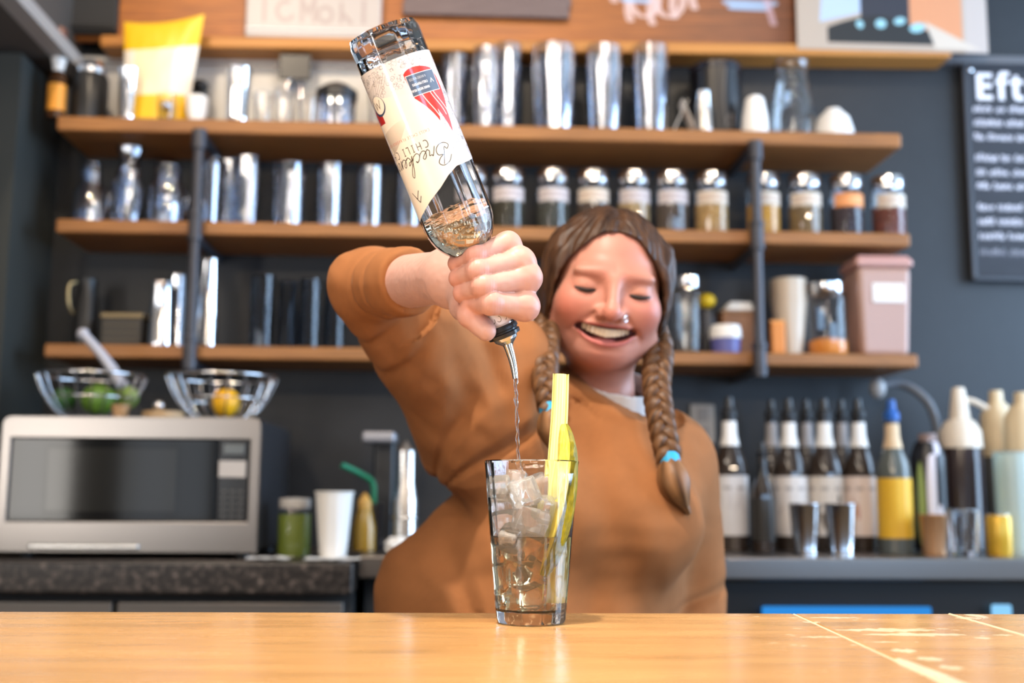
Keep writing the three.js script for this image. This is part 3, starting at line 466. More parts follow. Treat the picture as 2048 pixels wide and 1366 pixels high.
// --- middle shelf: spice jars [centre px, lid top px, contents, label, words]
{
  const leaf = (a, b) => dataTexture(96, 64, (u, v) => { const k = clamp(0.5 + 0.6 * noise(u * 30, v * 22, a[0]) + 0.3 * noise(u * 60, v * 50, 2), 0, 1); return [0, 1, 2].map((i) => lerp(b[i], a[i], k)); });
  const lab = (bg, ink) => canvas(256, 96, (c, w, h) => { c.fillStyle = bg; c.fillRect(0, 0, w, h); c.strokeStyle = ink; c.lineWidth = 4; for (let r = 0; r < 2; r++) { c.beginPath(); for (let x = 8; x < 248; x += 9) c.lineTo(x, 34 + r * 28 + rr(-8, 8)); c.stroke(); } });
  const labels = { w: lab('#bfb8b8', '#7a5a62'), c: lab('#c8bdae', '#94503e'), o: lab('#d98a4a', '#e8c8a8') };
  const jars = [[942, 308, [70, 66, 50], [24, 24, 20], 'w', 'spice jar half hidden by the upturned bottle'], [1016, 306, [66, 62, 44], [28, 27, 20], 'w', 'spice jar of dark olive leaves next to the upturned bottle'], [1105, 312, [78, 80, 72], [34, 36, 34], 'w', 'spice jar of dark grey green tea left of the hair parting'], [1186, 310, [88, 74, 62], [48, 38, 32], 'c', 'spice jar of dark brown tea above the hair'], [1267, 312, [176, 152, 110], [110, 92, 64], 'w', 'spice jar of pale tan herbs above the hair parting'], [1343, 313, [86, 74, 64], [46, 38, 34], 'w', 'spice jar of dark brown seeds right of the tan herbs jar'], [1422, 314, [186, 154, 100], [124, 98, 60], 'c', 'spice jar of beige seeds left of the right pipe'], [1526, 318, [206, 158, 66], [150, 104, 30], 'c', 'spice jar of yellow powder behind the right pipe'], [1609, 320, [134, 112, 76], [78, 62, 40], 'c', 'spice jar of olive brown herbs right of the right pipe'], [1692, 322, [52, 36, 42], [26, 18, 24], 'o', 'spice jar of purple black tea with an orange label'], [1776, 328, [120, 62, 42], [62, 28, 20], 'c', 'spice jar of reddish brown spice at the right end']];
  const r = 0.0405, hB = 0.137;
  const glassG = lathe([[0.0001, 0], [r * 0.95, 0], [r, 0.006], [r, hB * 0.9], [r * 0.92, hB * 0.97], [r * 0.92, hB]], 44, 0.8), lidG = lathe([[r * 0.94, hB * 0.95], [r * 0.985, hB * 0.955], [r * 0.985, hB + 0.019], [r * 0.95, hB + 0.0225], [0.0001, hB + 0.023]], 44), ringG = new THREE.TorusGeometry(r * 0.985, 0.0014, 8, 44).rotateX(Math.PI / 2).translate(0, hB, 0);
  const fillG = lathe([[0.0001, 0.003], [r * 0.93, 0.003], [r * 0.975, 0.01], [r * 0.975, hB * 0.6], [0.0001, hB * 0.61]], 44), labG = new THREE.CylinderGeometry(r + 0.0006, r + 0.0006, 0.034, 44, 1, true, -1.15, 2.3).translate(0, hB * 0.685, 0);
  for (const [px, py, a, b, l, label] of jars) {
    const x = P(px, 400, ZR).x, t = thing('spice_jar', label, 'jar', [x, S2, ZR], rr(-0.12, 0.12), 'spice jars on the middle shelf');
    part('glass', glassG, M.pane, t); part('contents', fillG, mat(0xffffff, 0.9, 0, { map: leaf(a, b) }), t); part('label', labG, mat(0xffffff, 0.7, 0, { map: labels[l], side: THREE.DoubleSide }), t);
    const lid = part('lid', lidG, M.chrome, t); part('ring', ringG, M.chrome, lid);
  }
}
// --- lowest shelf
for (const [a, b, y, z, label, up] of [[297, 352, 566, -2.68, 'steel shaker tin left of the left pipe on the lowest shelf', 0.8], [338, 374, 550, -2.77, 'slim steel tin set back behind the left pipe', 0.9], [396, 440, 520, -2.68, 'tall steel shaker tin right of the left pipe on the lowest shelf', 0.75]]) {
  const p = put(a, b, y, S3, z), t = thing('shaker_tin', label, 'shaker', p.pos, 0, 'steel shaker tins on the lowest shelf');
  part('tin', shakerGeo(p.r, p.r * up, p.h), M.chrome, t); part('rim', new THREE.TorusGeometry(p.r * up, 0.0015, 8, 40).rotateX(Math.PI / 2).translate(0, p.h, 0), M.chrome, t);
}
{
  const lb = ['first from the left', 'second from the left', 'third from the left', 'nearest the raised sleeve'];
  [[500, 552, 553], [556, 596, 565], [600, 642, 560], [648, 694, 565]].forEach(([a, b, y], i) => { const p = put(a, b, y, S3, i % 2 ? -2.73 : -2.70), t = thing('highball_glass', 'dark smoky highball glass on the lowest shelf, ' + lb[i], 'glass', p.pos, 0, 'smoky highball glasses on the lowest shelf'); part('glass', tumblerGeo(p.r, p.h, 0.003, 0.9), M.smoke, t); part('rim', new THREE.TorusGeometry(p.r - 0.0015, 0.0016, 8, 36).rotateX(Math.PI / 2).translate(0, p.h, 0), M.smoke, t); });
}
{ // brass-edged dark box and dark jugs at the left
  const p = put(212, 292, 628, S3, -2.70), t = thing('card_box', 'small dark box with brass rim left of the steel tins', 'box', p.pos), w = p.r * 2;
  part('body', rbox(w, p.h * 0.82, 0.08, 0.004, 0, p.h * 0.41, 0), mat(lin(0.025, 0.021, 0.016), 0.5), t); part('rim', rbox(w + 0.006, p.h * 0.16, 0.086, 0.004, 0, p.h * 0.88, 0), mat(lin(0.2, 0.15, 0.08), 0.4, 0.5), t); for (let i = 0; i < 3; i++) part('slat', rbox(w * 0.92, 0.004, 0.003, 0.001, 0, p.h * (0.2 + 0.2 * i), 0.041), mat(lin(0.08, 0.062, 0.036), 0.5), t);
  const q = put(150, 200, 560, S3, -2.74), u = thing('coffee_press', 'black jug with brass handle at the left end of the lowest shelf', 'jug', q.pos); part('body', lathe([[0.0001, 0], [q.r, 0], [q.r * 0.9, q.h * 0.7], [q.r * 0.7, q.h * 0.85], [q.r * 0.75, q.h], [0.0001, q.h]]), M.black, u); part('handle', tube([V(-q.r * 0.7, q.h * 0.95, 0.02), V(-q.r * 1.1, q.h * 0.9, 0.03), V(-q.r * 1.05, q.h * 0.6, 0.03), V(-q.r * 0.85, q.h * 0.5, 0.02)], 0.004, 20, 8), mat(lin(0.4, 0.3, 0.15), 0.3, 0.8), u);
}
{ // right part of the lowest shelf
  const p = put(1345, 1402, 553, S3, -2.69), t = thing('storage_jar', 'empty glass storage jar with steel lid next to the braid', 'jar', p.pos), r = p.r, h = p.h;
  part('glass', lathe([[0.0001, 0], [r * 0.95, 0], [r, 0.006], [r, h * 0.8], [r * 0.8, h * 0.86], [r * 0.77, h * 0.86], [r * 0.96, h * 0.78], [r * 0.96, 0.008], [0.0001, 0.007]], 40, 0.8), M.glass, t); part('lid', lathe([[r * 0.86, h * 0.85], [r * 0.88, h * 0.86], [r * 0.88, h * 0.98], [0.0001, h]]), M.chrome, t);
  const q = put(1395, 1432, 580, S3, -2.76), u = thing('squeeze_bottle', 'dark squeeze bottle with round yellow cap behind the empty jar', 'bottle', q.pos); part('body', lathe([[0.0001, 0], [q.r, 0], [q.r, q.h * 0.55], [q.r * 0.6, q.h * 0.7], [0.0001, q.h * 0.7]]), mat(lin(0.03, 0.03, 0.035), 0.4), u); part('cap', ball(q.r * 0.95, 0, q.h * 0.84, 0, 1, 0.85, 1), mat(lin(0.75, 0.48, 0.01), 0.4), u);
  const a = put(1420, 1482, 652, S3, -2.68), v = thing('lidded_tub', 'low blue tub with white lid on the lowest shelf', 'tub', a.pos); part('tub', lathe([[0.0001, 0], [a.r * 0.86, 0], [a.r * 0.95, a.h * 0.62], [0.0001, a.h * 0.62]]), mat(lin(0.1, 0.1, 0.3), 0.4), v); part('lid', lathe([[a.r, a.h * 0.55], [a.r, a.h * 0.8], [a.r * 0.9, a.h], [0.0001, a.h]]), M.white, v);
  const b = put(1440, 1508, 632, S3, -2.77), w = thing('wooden_box', 'small brown wooden box behind the blue tub', 'box', b.pos); part('body', rbox(b.r * 2, b.h, 0.07, 0.003, 0, b.h / 2, 0), mat(lin(0.22, 0.1, 0.045), 0.6), w); part('lid', rbox(b.r * 2.06, 0.008, 0.074, 0.002, 0, b.h + 0.004, 0), mat(lin(0.25, 0.12, 0.05), 0.6), w);
  const c = put(1448, 1502, 616, b.base + b.h + 0.0085, -2.765), cl = thing('folded_cloth', 'folded white cloth on the small wooden box', 'cloth', c.pos); part('fold', rbox(c.r * 2, 0.012, 0.06, 0.005, 0, 0.0065, 0), M.paper, cl); part('fold', rbox(c.r * 1.7, 0.01, 0.056, 0.005, 0.003, 0.018, 0), M.paper, cl);
  const d = put(1543, 1612, 560, S3, -2.70), x = thing('plastic_cups', 'tall stack of clear plastic cups right of the right pipe', 'cups', d.pos), cup = lathe([[0.0001, 0], [d.r * 0.68, 0], [d.r, d.h * 0.72], [d.r * 1.03, d.h * 0.72], [d.r * 0.98, d.h * 0.715], [d.r * 0.66, 0.003]], 36, 0.8), cm = new THREE.MeshPhysicalMaterial({ color: lin(0.85, 0.74, 0.6), roughness: 0.35, transmission: 0.55, thickness: 0 }); for (let i = 0; i < 5; i++) part('cup', cup.clone().translate(0, d.h * 0.07 * i, 0), cm, x);
  const e = put(1538, 1572, 640, S3, -2.655), y = thing('orange_packet', 'small orange packet in front of the clear plastic cups', 'packet', e.pos); part('body', rbox(e.r * 1.7, e.h * 0.92, 0.02, 0.006, 0, e.h * 0.46, 0), mat(lin(0.6, 0.2, 0.03), 0.5), y); part('seal', rbox(e.r * 1.75, e.h * 0.08, 0.006, 0.002, 0, e.h * 0.95, 0), mat(lin(0.7, 0.3, 0.08), 0.5), y);
  const f = put(1614, 1692, 566, S3, -2.69), z = thing('snack_jar', 'glass jar with steel lid and orange snacks at its bottom', 'jar', f.pos), R = f.r, H = f.h;
  part('glass', lathe([[0.0001, 0], [R * 0.95, 0], [R, 0.006], [R, H * 0.78], [R * 0.84, H * 0.86]], 44, 0.8), M.pane, z); part('lid', lathe([[R * 0.88, H * 0.84], [R * 0.9, H * 0.85], [R * 0.9, H * 0.98], [0.0001, H]]), M.chrome, z); part('contents', lathe([[0.0001, 0.004], [R * 0.9, 0.004], [R * 0.96, 0.012], [R * 0.95, H * 0.2], [R * 0.5, H * 0.24], [0.0001, H * 0.22]]), mat(lin(0.62, 0.22, 0.03), 0.8), z);
}
{ // pink food container
  const p = put(1694, 1808, 520, S3, -2.70), t = thing('food_container', 'tall pinkish square food container with white label', 'container', p.pos), r = p.r, h = p.h;
  const taper = (g, k) => { const q = g.attributes.position; for (let i = 0; i < q.count; i++) { const s = lerp(k, 1, clamp(q.getY(i) / (h * 0.9), 0, 1)); q.setX(i, q.getX(i) * s); q.setZ(i, q.getZ(i) * s); } g.computeVertexNormals(); return g; };
  part('body', taper(new RoundedBoxGeometry(r * 1.86, h * 0.88, 0.12, 4, 0.014).translate(0, h * 0.44, 0), 0.86), new THREE.MeshPhysicalMaterial({ color: lin(0.5, 0.31, 0.25), roughness: 0.3, transmission: 0.1, thickness: 0 }), t);
  part('lid', rbox(r * 2, h * 0.09, 0.13, 0.01, 0, h * 0.925, 0), mat(lin(0.54, 0.3, 0.26), 0.35), t); part('lid_rim', rbox(r * 1.8, h * 0.04, 0.11, 0.006, 0, h * 0.98, 0), mat(lin(0.6, 0.32, 0.28), 0.35), t);
  part('label', rbox(r * 1.1, h * 0.19, 0.002, 0.0008, r * 0.12, h * 0.62, 0.0585), M.paper, t, 'white label');
}
// ------------------------------------------------------------------ back counters and what stands on them
const CL = 1.047, CR = 1.058;
{
  const stone = dataTexture(256, 256, (u, v) => { const n = noise(u * 34, v * 34, 3) + 0.7 * noise(u * 80, v * 80, 1), k = clamp(0.35 + 0.6 * n, 0, 1); return [lerp(38, 150, k * k), lerp(33, 132, k * k), lerp(30, 120, k * k)]; });
  stone.repeat.set(2, 2);
  const t = thing('stone_counter', 'back counter with mottled dark stone top under the microwave', 'counter', [0, 0, 0]);
  part('worktop', boxUV(rbox(1.36, 0.062, 0.6, 0.006, -0.89, CL - 0.031, -2.55)), mat(0xffffff, 0.3, 0, { map: stone }), t);
  for (let i = 0; i < 3; i++) { const x = -1.35 + i * 0.45; const d = part('door', rbox(0.44, 0.9, 0.02, 0.004, x, CL - 0.53, -2.29), mat(lin(0.2, 0.175, 0.155), 0.25, 0.3), t); part('handle', tube([V(x + 0.16, CL - 0.2, -2.28), V(x + 0.16, CL - 0.2, -2.26), V(x + 0.16, CL - 0.34, -2.26), V(x + 0.16, CL - 0.34, -2.28)], 0.005, 24, 8), M.steel, d); }
  part('carcass', box(-1.57, -0.215, 0.02, CL - 0.062, -2.84, -2.30), M.blackMatt, t);
}
{
  const t = thing('steel_counter', 'stainless steel back counter under the row of syrup bottles', 'counter', [0, 0, 0]);
  part('worktop', rbox(3.1, 0.046, 0.55, 0.005, 1.345, CR - 0.023, -2.575), M.brushed, t);
  part('base', box(-0.195, 0.5, 0.02, CR - 0.046, -2.84, -2.36), M.blackMatt, t);
  const f = thing('undercounter_fridge', 'black undercounter fridge with glowing blue light strip under the steel counter', 'fridge', [0, 0, 0]);
  part('body', box(0.505, 2.6, 0.06, CR - 0.047, -2.84, -2.37), M.black, f);
  const blue = new THREE.MeshStandardMaterial({ color: 0x050a10, emissive: new THREE.Color(0.02, 0.26, 0.75), emissiveIntensity: 1.0 });
  const a = P(1528, 1222, -2.34), b = P(1868, 1222, -2.34), c = P(1990, 1222, -2.34), e = P(2030, 1222, -2.34);
  part('light_strip', rbox(b.x - a.x, 0.022, 0.01, 0.004, (a.x + b.x) / 2, a.y - 0.003, -2.355), blue, f, 'glowing blue light strip');
  part('display_light', rbox(e.x - c.x, 0.026, 0.01, 0.005, (c.x + e.x) / 2, a.y, -2.355), new THREE.MeshStandardMaterial({ color: 0x050a10, emissive: new THREE.Color(0.25, 0.6, 0.95), emissiveIntensity: 1.1 }), f, 'pale blue round light');
  for (const x of [0.52, 1.2, 1.88]) { const d = part('door', rbox(0.66, 0.82, 0.012, 0.004, x + 0.33, 0.5, -2.36), M.black, f); part('handle', rbox(0.5, 0.016, 0.02, 0.004, x + 0.33, 0.88, -2.345), M.blackIron, d); }
  areaLight([(a.x + b.x) / 2, a.y, -2.345], [(a.x + b.x) / 2, a.y, 0], b.x - a.x, 0.02, new THREE.Color(0.04, 0.4, 1), 2.5);
}
{ // microwave
  const x0 = -0.935, x1 = -0.412, y0 = CL + 0.012, y1 = 1.3335, zf = -2.34, zb = -2.76, w = x1 - x0, cx = (x0 + x1) / 2, h = y1 - y0, cy = (y0 + y1) / 2;
  const t = thing('microwave', 'stainless steel microwave oven with black glass door on the stone counter', 'microwave', [cx, CL, (zf + zb) / 2]), oy = -CL, oz = zf - (zf + zb) / 2;
  part('casing', rbox(w - 0.006, h, 0.40, 0.012, 0, cy + oy, 0), mat(lin(0.04, 0.04, 0.045), 0.35, 0.4), t);
  const fy = cy + oy;
  const frame = (() => { const s = new THREE.Shape(), r = 0.022, a = -w / 2, b = w / 2, c = fy - h / 2, d = fy + h / 2; s.moveTo(a, c); s.lineTo(b, c); s.lineTo(b, d - r); s.quadraticCurveTo(b, d, b - r, d); s.lineTo(a + r, d); s.quadraticCurveTo(a, d, a, d - r); s.closePath(); const q = new THREE.Path(); const l = a + 0.02, rr2 = b - 0.022, bt = c + 0.062, tp = d - 0.045; q.moveTo(l, bt); q.lineTo(l, tp); q.lineTo(rr2, tp); q.lineTo(rr2, bt); q.closePath(); s.holes.push(q); return new THREE.ExtrudeGeometry(s, { depth: 0.016, bevelEnabled: true, bevelSize: 0.002, bevelThickness: 0.002, bevelSegments: 2, bevelOffset: -0.002 }).translate(0, 0, oz - 0.012); })();
  part('frame', frame, M.brushed, t);
  const bt = fy - h / 2 + 0.062, tp = fy + h / 2 - 0.045, gh = tp - bt, dk = mat(lin(0.006, 0.006, 0.006), 0.06, 0, { specularIntensity: 0.35 });
  const door = part('door', rbox(w * 0.79, gh, 0.012, 0.002, -w / 2 + 0.021 + w * 0.395, (bt + tp) / 2, oz - 0.004), dk, t, 'black glass door');
  part('window', rbox(w * 0.5, gh * 0.78, 0.002, 0.0008, -w * 0.07, (bt + tp) / 2, oz + 0.003), mat(lin(0.014, 0.013, 0.011), 0.07, 0, { specularIntensity: 0.4 }), door);
  const px = w / 2 - 0.022 - w * 0.062, panel = part('control_panel', rbox(w * 0.115, gh, 0.012, 0.002, px, (bt + tp) / 2, oz - 0.004), mat(lin(0.01, 0.01, 0.01), 0.2), t);
  part('display', rbox(w * 0.08, gh * 0.12, 0.003, 0.001, px, tp - gh * 0.12, oz + 0.003), mat(lin(0.12, 0.13, 0.13), 0.2), panel);
  part('sticker', rbox(w * 0.105, gh * 0.2, 0.002, 0.0008, px - 0.002, tp - gh * 0.36, oz + 0.003), mat(lin(0.5, 0.46, 0.43), 0.6), panel, 'pale sticker');
  for (let r = 0; r < 5; r++) for (let c = 0; c < 3; c++) part('button', rbox(0.011, 0.0055, 0.002, 0.0008, px + (c - 1) * 0.0165, bt + 0.012 + r * 0.0125, oz + 0.003), mat(lin(0.06, 0.058, 0.055), 0.4), panel);
  part('door_pull', rbox(w * 0.42, 0.012, 0.012, 0.004, -w * 0.16, fy - h / 2 + 0.012, oz + 0.006), M.steel, t);
  for (const [x, z] of [[-0.22, 0.15], [0.22, 0.15], [-0.22, -0.15], [0.22, -0.15]]) part('foot', lathe([[0.0001, 0], [0.016, 0], [0.014, 0.014], [0.0001, 0.014]], 20).translate(x, 0, z), M.black, t);
}
const MW = 1.3337;
// wire bowls on the microwave with fruit
const wireBowl = (x0, x1, label) => {
  const z = -2.50, s = span(x0, x1, 740, z), R = s.w / 2, h = 0.098, t = thing('wire_bowl', label, 'bowl', [s.x, MW, z], 0, 'wire fruit bowls on the microwave');
  part('rim', new THREE.TorusGeometry(R, 0.003, 8, 60).rotateX(Math.PI / 2).translate(0, h, 0), M.chrome, t); part('base_ring', new THREE.TorusGeometry(R * 0.45, 0.003, 8, 40).rotateX(Math.PI / 2).translate(0, 0.004, 0), M.chrome, t);
  part('ring', new THREE.TorusGeometry(R * 0.8, 0.002, 8, 50).rotateX(Math.PI / 2).translate(0, h * 0.5, 0), M.chrome, t);
  const w = tube([V(R * 0.45, 0.005, 0), V(R * 0.64, 0.022, 0), V(R * 0.82, h * 0.52, 0), V(R, h, 0)], 0.0017, 18, 6);
  for (let i = 0; i < 20; i++) part('wire', w, M.chrome, t).rotation.y = i / 20 * Math.PI * 2;
  part('tray', lathe([[0.0001, 0.006], [R * 0.45, 0.006], [R * 0.45, 0.008], [0.0001, 0.008]]), M.blackIron, t);
  return { x: s.x, z, R };
};
const bA = wireBowl(78, 292, 'wire bowl holding green limes, left one on the microwave'), bB = wireBowl(335, 556, 'wire bowl holding one lemon, right one on the microwave');
const fruit = (name, label, cat, x, y, z, r, c, sx, group) => {
  const t = thing(name, label, cat, [x, y, z], rr(0, 3), group), g = ball(r, 0, 0, 0, sx, 1, 1), p = g.attributes.position;
  for (let i = 0; i < p.count; i++) { const k = 1 + 0.016 * noise(p.getX(i) * 90, p.getY(i) * 90, p.getZ(i) * 90); p.setXYZ(i, p.getX(i) * k, p.getY(i) * k, p.getZ(i) * k); } g.computeVertexNormals();
  part('fruit', g, mat(c, 0.42), t); part('tip', lathe([[0.0001, 0.006], [r * 0.12, 0.004], [r * 0.3, -0.004]], 16).rotateZ(-Math.PI / 2).translate(r * sx, 0, 0), mat(c, 0.5), t);
};
fruit('lemon', 'bright yellow lemon in the right wire bowl', 'lemon', P(452, 800, bB.z + 0.02).x, MW + 0.04, bB.z + 0.02, 0.032, lin(0.8, 0.42, 0.005), 1.2);
const lime = lin(0.1, 0.2, 0.02);
fruit('lime', 'dark green lime at the left in the wire bowl', 'lime', P(125, 790, bA.z).x + 0.004, MW + 0.046, bA.z, 0.026, lin(0.03, 0.1, 0.02), 1.15, 'limes in the wire bowl');
fruit('lime', 'large green lime in the middle of the wire bowl', 'lime', P(195, 790, bA.z + 0.03).x, MW + 0.045, bA.z + 0.02, 0.034, lime, 1.1, 'limes in the wire bowl');
fruit('lime', 'pale green lime at the right in the wire bowl', 'lime', P(243, 780, bA.z).x, MW + 0.054, bA.z - 0.035, 0.027, lin(0.22, 0.32, 0.06), 1.1, 'limes in the wire bowl');
{ // tongs leaning in the left bowl
  const a = P(166, 668, -2.47), b = P(246, 772, -2.47), t = thing('serving_tongs', 'pale grey serving tongs leaning out of the left wire bowl', 'tongs', [b.x, b.y, b.z]);
  const d = a.clone().sub(b), arm = (o) => { const sh = [], n = 14; for (let i = 0; i <= n; i++) { const s = i / n; sh.push(d.clone().multiplyScalar(s).add(V(0.006 * Math.sin(s * 3), 0, o * (0.002 + 0.014 * (1 - s))))); } const g = tube(sh, 0.0095, 24, 10); const p = g.attributes.position; return g; };
  const m = mat(lin(0.42, 0.42, 0.47), 0.4); part('arm', arm(1), m, t); part('arm', arm(-1), m, t); part('hinge', ball(0.013, d.x, d.y, d.z), m, t);
}
{ const x = P(247, 820, -2.42).x, t = thing('cork_stopper', 'small cork stopper on the microwave in front of the limes', 'cork', [x, MW, -2.40]); part('cork', lathe([[0.0001, 0], [0.014, 0], [0.018, 0.022], [0.0001, 0.022]], 24), mat(lin(0.45, 0.26, 0.12), 0.8), t); part('disc', lathe([[0.0001, 0.022], [0.02, 0.022], [0.02, 0.028], [0.0001, 0.028]], 24), mat(lin(0.35, 0.2, 0.09), 0.6), t); }
{ const x = P(328, 820, -2.40).x, t = thing('wooden_coaster', 'pale wooden coaster on the microwave between the wire bowls', 'coaster', [x, MW, -2.395]); part('disc', lathe([[0.0001, 0], [0.042, 0], [0.042, 0.014], [0.0001, 0.014]], 36), mat(lin(0.4, 0.26, 0.13), 0.6), t); part('groove', lathe([[0.034, 0.0142], [0.036, 0.0152], [0.038, 0.0142]], 36), mat(lin(0.25, 0.15, 0.07), 0.6), t);
  const u = thing('tea_infuser', 'small shiny metal ball infuser on the wooden coaster', 'infuser', [x - 0.01, MW + 0.0145, -2.395]); part('ball', ball(0.012, 0, 0.012, 0), M.chrome, u); part('seam', new THREE.TorusGeometry(0.0122, 0.0012, 6, 30).rotateX(Math.PI / 2).translate(0, 0.012, 0), M.steel, u); }
// right of the microwave
const stand = (x0, x1, yTop, base, z) => { const s = span(x0, x1, yTop + 40, z); return { r: s.w / 2, h: P((x0 + x1) / 2, yTop, z).y - base, pos: [s.x, base, z] }; };
{ const p = stand(556, 622, 995, CL, -2.42), t = thing('pickle_jar', 'squat glass jar of green pickles right of the microwave', 'jar', p.pos), r = p.r, h = p.h; part('glass', lathe([[0.0001, 0], [r * 0.95, 0], [r, 0.006], [r, h * 0.78], [r * 0.9, h * 0.84]], 40, 0.8), M.pane, t); part('contents', lathe([[0.0001, 0.003], [r * 0.93, 0.003], [r * 0.97, 0.01], [r * 0.97, h * 0.72], [0.0001, h * 0.72]]), mat(lin(0.13, 0.17, 0.02), 0.5), t); part('lid', lathe([[r * 0.92, h * 0.82], [r * 0.95, h * 0.84], [r * 0.95, h * 0.98], [0.0001, h]]), mat(lin(0.5, 0.47, 0.44), 0.4), t); }
{ const p = stand(630, 706, 982, CL, -2.36), t = thing('paper_cup', 'tall white paper cup right of the pickle jar', 'cup', p.pos); part('cup', lathe([[p.r * 0.7, 0], [p.r, p.h * 0.98], [p.r * 0.97, p.h * 0.98], [p.r * 0.68, 0.006], [0.0001, 0.006]]), M.paper, t); part('rim', new THREE.TorusGeometry(p.r, 0.002, 8, 40).rotateX(Math.PI / 2).translate(0, p.h * 0.98, 0), M.paper, t); }
{ const p = stand(706, 752, 985, CR, -2.44), t = thing('honey_bottle', 'squat amber honey bottle beside the white paper cup', 'bottle', p.pos), r = p.r, h = p.h; part('body', lathe([[0.0001, 0], [r, 0.003], [r, h * 0.4], [r * 0.62, h * 0.72], [0.0001, h * 0.72]]), mat(lin(0.3, 0.17, 0.015), 0.25), t); part('cap', lathe([[r * 0.6, h * 0.7], [r * 0.6, h * 0.85], [r * 0.25, h * 0.96], [0.0001, h]]), mat(lin(0.45, 0.25, 0.05), 0.4), t);
  const q = stand(735, 758, 960, CR, -2.5), u = thing('straw_cup', 'dark steel cup holding a green straw behind the honey bottle', 'cup', q.pos); part('cup', shakerGeo(0.018, 0.022, 0.1), M.blackIron, u); part('rim', new THREE.TorusGeometry(0.022, 0.0014, 6, 30).rotateX(Math.PI / 2).translate(0, 0.1, 0), M.blackIron, u);
  const a = P(748, 1000, -2.5), b = P(745, 965, -2.5), c = P(722, 948, -2.49), d = P(684, 930, -2.47); single('bent_straw', merge([tube([V(q.pos[0] - 0.002, CR + 0.012, -2.5), a, b, c, d], 0.0062, 40, 10)]), mat(lin(0.01, 0.2, 0.11), 0.4), 'green bent drinking straw right of the white paper cup', 'straw'); }
{ // steel machine parts left of the sleeve
  const p = stand(786, 838, 880, CR, -2.46), t = thing('milk_frother', 'tall steel frother half hidden by the woman’s sleeve'.replace('’', "'"), 'frother', p.pos), r = p.r; part('body', lathe([[0.0001, 0], [r, 0.003], [r, p.h * 0.45], [r * 0.7, p.h * 0.6], [r * 0.7, p.h * 0.9], [0.0001, p.h]]), M.steel, t); part('collar', new THREE.TorusGeometry(r, 0.004, 8, 40).rotateX(Math.PI / 2).translate(0, p.h * 0.3, 0), M.chrome, t); part('base', lathe([[r * 1.04, 0], [r * 1.04, 0.02], [r, 0.022]]), M.black, t);
  const q = stand(728, 792, 865, CR, -2.62), u = thing('drink_mixer', 'black drink mixer with a grey top behind the green straw', 'mixer', q.pos); part('column', rbox(0.05, q.h, 0.06, 0.01, 0.01, q.h / 2, -0.02), M.black, u); part('head', rbox(0.076, 0.026, 0.1, 0.008, 0, q.h - 0.013, 0.01), mat(lin(0.3, 0.3, 0.33), 0.35, 0.5), u); part('base', rbox(0.08, 0.02, 0.13, 0.006, 0, 0.01, 0.01), M.blackIron, u);
}
{ const g = new THREE.IcosahedronGeometry(0.026, 4), p = g.attributes.position; for (let i = 0; i < p.count; i++) { const k = 0.75 + 0.5 * Math.abs(noise(p.getX(i) * 70, p.getY(i) * 70, p.getZ(i) * 70 + 4)); p.setXYZ(i, p.getX(i) * k * 1.15, p.getY(i) * k * 0.8, p.getZ(i) * k); } g.computeVertexNormals(); const q = P(795, 1085, -2.36); g.translate(q.x, CR + 0.017, q.z); single('napkin', g, M.paper, 'crumpled white napkin beside the brown sweatshirt', 'napkin'); }
{ const flatPaper = (x0, x1, z, y, label) => { const s = span(x0, x1, 1110, z), g = new THREE.PlaneGeometry(s.w, 0.07, 16, 8).rotateX(-Math.PI / 2), p = g.attributes.position; for (let i = 0; i < p.count; i++) p.setY(i, 0.004 + 0.006 * Math.abs(noise(p.getX(i) * 30, 2, p.getZ(i) * 30))); g.computeVertexNormals(); g.translate(s.x, y, z); single('paper_sheet', g, M.paper, label, 'paper', 'loose paper on the stone counter'); };
  flatPaper(496, 582, -2.31, CL, 'loose white paper sheet by the microwave foot'); flatPaper(612, 722, -2.30, CL, 'loose white paper sheet under the paper cup'); }
{ // boxed labels behind the hand, on the lowest shelf
  const p = put(1030, 1086, 606, S3, -2.70), t = thing('tea_carton', 'pale grey carton on the lowest shelf between hand and face', 'carton', p.pos); part('box', rbox(p.r * 2, p.h, 0.07, 0.003, 0, p.h / 2, 0), mat(lin(0.4, 0.39, 0.37), 0.6), t); part('flap', rbox(p.r * 2.03, 0.006, 0.073, 0.002, 0, p.h + 0.003, 0), M.paper, t);
  part('label', rbox(p.r * 1.4, p.h * 0.4, 0.002, 0.0008, 0, p.h * 0.55, 0.0355), M.paper, t);
  const q = put(940, 1020, 625, S3, -2.70), u = thing('tea_carton', 'dark grey carton on the lowest shelf behind the hand', 'carton', q.pos); part('box', rbox(q.r * 2, q.h, 0.07, 0.003, 0, q.h / 2, 0), mat(lin(0.05, 0.05, 0.06), 0.6), u); part('flap', rbox(q.r * 2.03, 0.006, 0.073, 0.002, 0, q.h + 0.003, 0), M.blackMatt, u);
}
